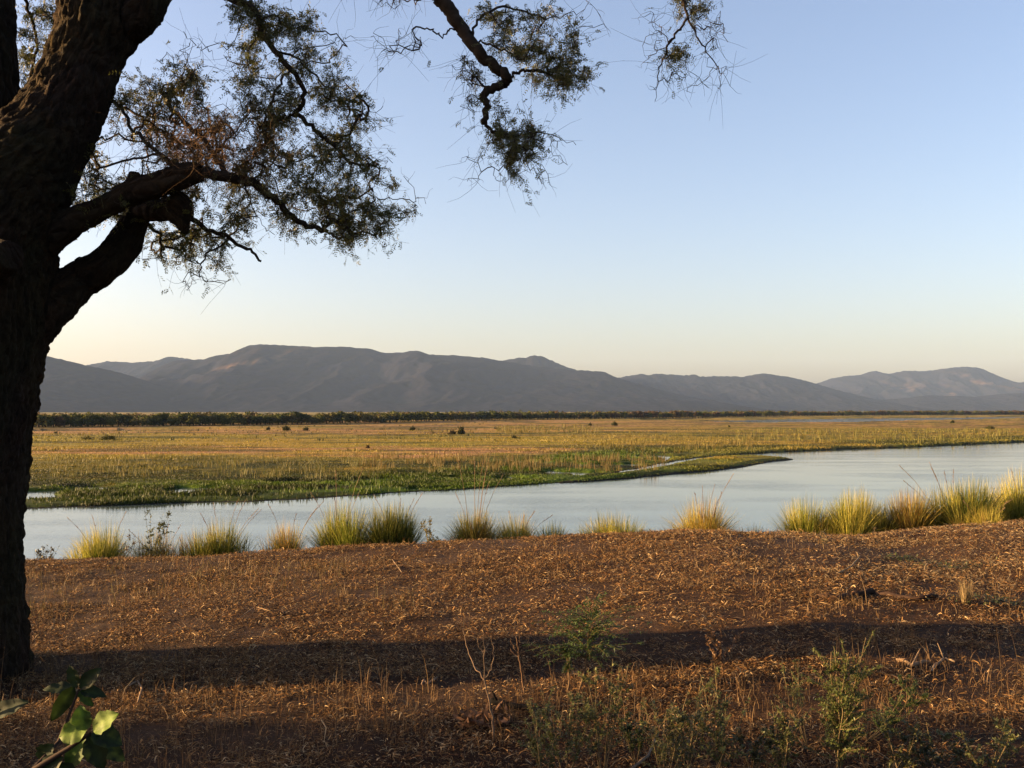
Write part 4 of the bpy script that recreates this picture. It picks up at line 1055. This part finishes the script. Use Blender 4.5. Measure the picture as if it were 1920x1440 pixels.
# centre
rb_([(822, -5, 7.3), (845, 20, 7.3), (862, 45, 7.3), (885, 80, 7.3), (905, 108, 7.3), (935, 130, 7.3), (952, 146, 7.3), (945, 158, 7.3), (915, 166, 7.3), (905, 180, 7.3), (913, 200, 7.3), (907, 232, 7.3)], (.056, .022))
sub([(907, 230, 7.3), (925, 245, 7.3), (948, 258, 7.3), (968, 255, 7.3), (1000, 248, 7.3), (1035, 250, 7.35), (1080, 272, 7.4)])
sub([(862, 48, 7.3), (842, 58, 7.3), (826, 66, 7.25), (805, 56, 7.2), (780, 50, 7.2)])
sub([(955, 146, 7.3), (980, 133, 7.4), (1005, 132, 7.4), (1030, 140, 7.5), (1070, 150, 7.6)])
sub([(902, 75, 7.3), (930, 90, 7.2), (960, 100, 7.2), (985, 115, 7.2)])
sub([(885, 75, 7.3), (900, 30, 7.3), (940, 10, 7.4), (1000, 30, 7.5), (1050, 35, 7.5)])
sub([(905, 160, 7.3), (888, 142, 7.3), (882, 118, 7.3)])
sub([(965, 257, 7.3), (965, 290, 7.3), (955, 320, 7.3)])
# right
rb_([(560, -270, 7.2), (800, -330, 7.4), (1050, -250, 7.5), (1220, -120, 7.5), (1278, -5, 7.5), (1290, 32, 7.5)], (.03, .008))
sub([(1290, 32, 7.5), (1305, 60, 7.5), (1320, 90, 7.5), (1345, 125, 7.55)])
sub([(1288, 35, 7.5), (1272, 60, 7.5), (1250, 85, 7.5), (1215, 110, 7.5)])
sub([(1260, 75, 7.5), (1240, 115, 7.5), (1232, 150, 7.5), (1228, 190, 7.5)])
nhand = len(NP)
hand_rad = {}
for s, e, (r0, r1) in roots_min:
    for i in range(s, e + 1): hand_rad[i] = r0 + (r1 - r0) * (i - s) / (e - s)
poly_c = [np.array(p, float) for p in (
    [(300, 110), (240, 150), (190, 230), (150, 300), (125, 350), (130, 420), (230, 400), (260, 470), (340, 500), (400, 520), (470, 500), (500, 440), (560, 440), (640, 460), (730, 450), (790, 385), (740, 330), (690, 300), (640, 230), (560, 200), (480, 215), (420, 210), (370, 130)],
    [(450, 60), (480, 30), (560, 60), (600, 90), (640, 110), (690, 180), (700, 220), (640, 300), (560, 300), (470, 250), (440, 170)],
    [(430, 0), (560, -10), (590, 40), (560, 80), (470, 110)],
    [(880, 20), (960, 0), (1060, 10), (1090, 80), (1110, 160), (1050, 180), (1000, 170), (960, 110), (900, 80)],
    [(920, 180), (990, 190), (1010, 240), (1000, 300), (960, 330), (930, 290), (910, 240)],
    [(1245, 10), (1290, -10), (1320, 15), (1310, 40), (1260, 40)],
    [(1245, 85), (1300, 85), (1305, 110), (1255, 115)],
    [(30, 20), (110, 0), (105, 60), (60, 140), (30, 200)],
    [(600, -60), (800, -60), (800, 20), (700, 30), (620, 15)],
    [(860, 90), (900, 120), (910, 250), (880, 240), (860, 130)])]
cnt = (700, 190, 64, 140, 74, 15, 11, 60, 70, 36)
dep = ((6.5, 8.6), (6.6, 8.2), (6.8, 7.8), (6.9, 8.1), (7.0, 7.7), (7.3, 7.8), (7.3, 7.7), (7.2, 8.4), (6.9, 7.9), (7.1, 7.6))
leafy = (1, 1, 1, 1, 1, 1, 1, .8, .12, .35)
ATT = []
for pg, n, (d0, d1), lf_ in zip(poly_c, cnt, dep, leafy):
    lo, hi = pg.min(0), pg.max(0); g = 0
    while g < n:
        q = lo + (hi - lo) * rng.random(2)
        if inside(pg, q[:1], q[1:])[0] and fbm(q[0] / 45, q[1] / 45, 121, 2) > .43:
            ATT.append((P(q[0], q[1], rng.uniform(d0, d1)), lf_, q)); g += 1
# long bare whips outside the leafy mass
for (x0, y0, x1, y1, n, Y0, Y1) in ((560, 60, 800, 110, 26, 7, 7.6), (600, 180, 730, 260, 12, 7.1, 7.6), (330, 520, 440, 545, 8, 7, 7.3), (870, 260, 1080, 350, 26, 7.1, 7.5), (1200, 20, 1375, 175, 60, 7.3, 7.7), (850, 110, 880, 230, 8, 7.2, 7.4), (690, 300, 800, 400, 10, 7.2, 7.6), (300, 60, 440, 130, 16, 6.9, 7.5), (1000, 0, 1140, 60, 8, 7.3, 7.6)):
    for _ in range(n):
        q = np.array([rng.uniform(x0, x1), rng.uniform(y0, y1)]); ATT.append((P(q[0], q[1], rng.uniform(Y0, Y1)), .06, q))
for _ in range(260):
    q = np.array([375, 268]) + rng.normal(size=2) * np.array([80, 42]); ATT.append((P(q[0], q[1], rng.uniform(6.3, 7.6)), .25, q))
NPa = np.array(NP); dmin = [((NPa - a[0]) ** 2).sum(1).min() for a in ATT]
tw = MB(); fl = MB(); tips = []
buf = np.zeros((60000, 3)); buf[:len(NP)] = NPa; nn = len(NP); par = list(PAR)
for ai in np.argsort(dmin):
    tgt, lf_, q = ATT[ai]; dd = ((buf[:nn] - tgt) ** 2).sum(1); j = int(dd.argmin()); st = buf[j].copy(); dist = math.sqrt(dd[j])
    if dist > (1.6 if lf_ > .3 else .75): continue
    n = max(3, int(dist / .05)); u = np.linspace(0, 1, n + 1)[1:, None]
    perp = rdir(1)[0]; side = np.cross(tgt - st, perp); side /= np.linalg.norm(side) + 1e-9
    path = st * (1 - u) + tgt * u + np.sin(u * math.pi) * side * dist * rng.uniform(-.32, .32) + np.sin(u * 2 * math.pi) * perp * dist * rng.uniform(-.1, .1) + rng.normal(size=(n, 3)) * .014 * np.sin(u * 2.6) + np.array([0, 0, .16 * dist]) * np.sin(u * math.pi) * (lf_ < .3)
    prev = j
    for p in path: buf[nn] = p; par.append(prev); prev = nn; nn += 1
    tips.append((nn - n, nn - 1, lf_, q))
par = np.array(par); w_ = np.zeros(nn)
isleaf = np.ones(nn, bool); isleaf[par[par >= 0]] = False; w_[isleaf] = 1
for i in range(nn - 1, -1, -1):
    if par[i] >= 0 and par[i] < i: w_[par[i]] += w_[i]
rad = .0021 * np.sqrt(np.maximum(w_, 1)) ** .95
for i, r0 in hand_rad.items(): rad[i] = max(r0, rad[i] * .8)
rad = np.clip(rad, .0018, .06)
def spray(p0, d, L, n, tone):
    # one compound leaf: pairs of small leaflets along a fine rachis
    d = d / np.linalg.norm(d); s = np.cross(d, rdir(1)[0]); s /= np.linalg.norm(s); t = (np.arange(n) // 2 + .5) / (n / 2)
    sg = np.where(np.arange(n) % 2, 1.0, -1.0)[:, None]
    c = p0 + d * (L * t)[:, None] + np.array([0, 0, -.25 * L]) * (t ** 2)[:, None]
    dv = d * .55 + s * sg + rng.normal(size=(n, 3)) * .25
    v, f = leaves(c, dv, np.cross(d, s) + rng.normal(size=(n, 3)) * .3, (.015 + .010 * rng.random(n)) * np.sin(np.clip(t, .12, .9) * 3.0) ** .4, .006 + .004 * rng.random(n))
    fl.add(v, f, None, np.repeat(tone * (.7 + .6 * rng.random((n, 1))), 4, 0))
def brown(q): return math.exp(-(((q[0] - 375) / 120) ** 2 + ((q[1] - 270) / 62) ** 2))
def to_px(p):
    p = p + t0; return np.array([960 + p[0] / p[1] * F, HOR - (p[2] - CAM[2]) / p[1] * F])
# hand branches as tubes
starts = [i for i in range(nhand) if i == 0 or par[i] != i - 1] + [nhand]
for a, b in zip(starts[:-1], starts[1:]):
    idx = ([par[a]] if par[a] >= 0 else []) + list(range(a, b)); r = rad[idx].copy()
    if par[a] >= 0: r[0] = r[1]
    v, f = tube(buf[idx], r, 9 if r.max() > .012 else 6); tw.add(v, f, None, (.055, .040, .028))
for a, b, lf_, q in tips:
    idx = [par[a]] + list(range(a, b + 1)); r = rad[idx].copy(); r[0] = r[1]
    bz = brown(q); cc = np.array((.06, .043, .03)) * (1 - bz) + np.array((.24, .13, .055)) * bz
    v, f = tube(buf[idx], r, 4); tw.add(v, f, None, cc * rng.uniform(.7, 1.3))
    # side twiglets and leaves
    for s_ in range(rng.integers(2, 5) + (2 if bz > .4 else 0)):
        i0 = idx[rng.integers(1, len(idx))]; d = rdir(1)[0]; d[2] -= .15; L = rng.uniform(.05, .19); u = np.linspace(0, 1, 5)[:, None]
        pp = buf[i0] + u * d * L + u ** 2 * rng.normal(size=3) * L * .55 + np.sin(u * 6) * rng.normal(size=3) * L * .06
        v, f = tube(pp, np.linspace(.0015, .0007, 5), 3); tw.add(v, f, None, cc * rng.uniform(.7, 1.3))
        tone = np.array((.115, .118, .022)) * (1 - bz) + np.array((.24, .13, .055)) * bz
        for _ in range(int(rng.integers(1, 5) * lf_ * (1 - .5 * bz) + rng.random() * lf_)):
            w2 = rng.random() * 4; ip = np.array([np.interp(w2, np.arange(5), pp[:, k_]) for k_ in range(3)])
            spray(ip, rdir(1)[0] + d * .8, rng.uniform(.04, .085), 2 * int(rng.integers(4, 9)), tone)
    tone = np.array((.115, .118, .022)) * (1 - bz) + np.array((.24, .13, .055)) * bz
    for _ in range(int(rng.integers(1, 5) * lf_ * (1 - .5 * bz) + rng.random() * lf_)):
        spray(buf[idx[rng.integers(1, len(idx))]], rdir(1)[0], rng.uniform(.04, .085), 2 * int(rng.integers(4, 9)), tone)
tw.build("branches", M_twig, tree); fl.build("foliage", M_leaf, tree)

# trees standing left of the view, whose shade lies over the near ground
def shade_tree(x, y, h, wd, n, label, tone=(.06, .08, .03), low=.25):
    r_ = empty("small_tree", (x, y, float(gh(x, y)) - .05), label, "tree"); sb, lb = MB(), MB()
    for i in range(9):
        a = rng.random() * 6.28; e = np.array([math.cos(a) * wd * .4 * rng.random(), math.sin(a) * wd * .4 * rng.random(), h * rng.uniform(.6, .95)]); u = np.linspace(0, 1, 8)[:, None]
        p = u * e + np.cumsum(rng.normal(size=(8, 3)) * .03, 0) * u; v, f = tube(p, np.linspace(.05, .01, 8), 6); sb.add(v, f, None, (.08, .06, .04))
    p = rng.normal(size=(n, 3)) * .42; p = p[np.linalg.norm(p, axis=1) < 1.05]
    p = p * np.array([wd / 2, wd / 2, h * (1 - low) / 2]) + np.array([0, 0, h * (1 + low) / 2]); kp = fbm(p[:, 1] * 2.3 + x, p[:, 2] * 2.3, 141, 2) > .36; p = p[kp]; n = len(p)
    v, f = leaves(p, rdir(n), rdir(n), .07 + .05 * rng.random(n), .04 + .03 * rng.random(n)); lb.add(v, f, None, np.repeat(np.array(tone) * (.6 + .8 * rng.random((n, 1))), 4, 0))
    sb.build("trunk", M_twig, r_); lb.build("crown", M_leaf, r_)
shade_tree(-9.5, 4.1, 2.7, 2.7, 7000, "low bushy tree left of the camera shading the near ground", low=.06)
shade_tree(-12.5, 5.3, 3.4, 1.7, 4200, "slim leafy tree left of the camera beyond the bushy one", low=.06)
shade_tree(-7.8, 3.4, 2.1, 2.6, 5200, "low spreading tree left of the camera, closest to the big trunk", low=.04)
shade_tree(-10.5, 2.4, 3.0, 2.4, 5400, "second bushy tree left of the camera, nearest to it")

# ------------------------------------------------------------------ haze
hv = []
x0, x1, y0, y1, z0, z1 = -9000, 9000, -60, 14800, WZ - 4, 760
for zz in (z0, z1):
    for xx, yy in ((x0, y0), (x1, y0), (x1, y1), (x0, y1)): hv.append((xx, yy, zz))
mh = bpy.data.materials.new("haze"); mh.use_nodes = True; th = mh.node_tree
for n_ in list(th.nodes):
    if n_.type != 'OUTPUT_MATERIAL': th.nodes.remove(n_)
pv = th.nodes.new("ShaderNodeVolumePrincipled"); pv.inputs["Color"].default_value = (.40, .58, 1.0, 1); pv.inputs["Density"].default_value = 1.9e-5; pv.inputs["Anisotropy"].default_value = 0.0
th.links.new(pv.outputs[0], th.nodes["Material Output"].inputs["Volume"])
hz = mk("haze", hv, np.array([(0, 3, 2, 1), (4, 5, 6, 7), (0, 1, 5, 4), (1, 2, 6, 5), (2, 3, 7, 6), (3, 0, 4, 7)]), mh)
tag(hz, "thin evening haze softening the far mountains", "haze", kind="stuff")
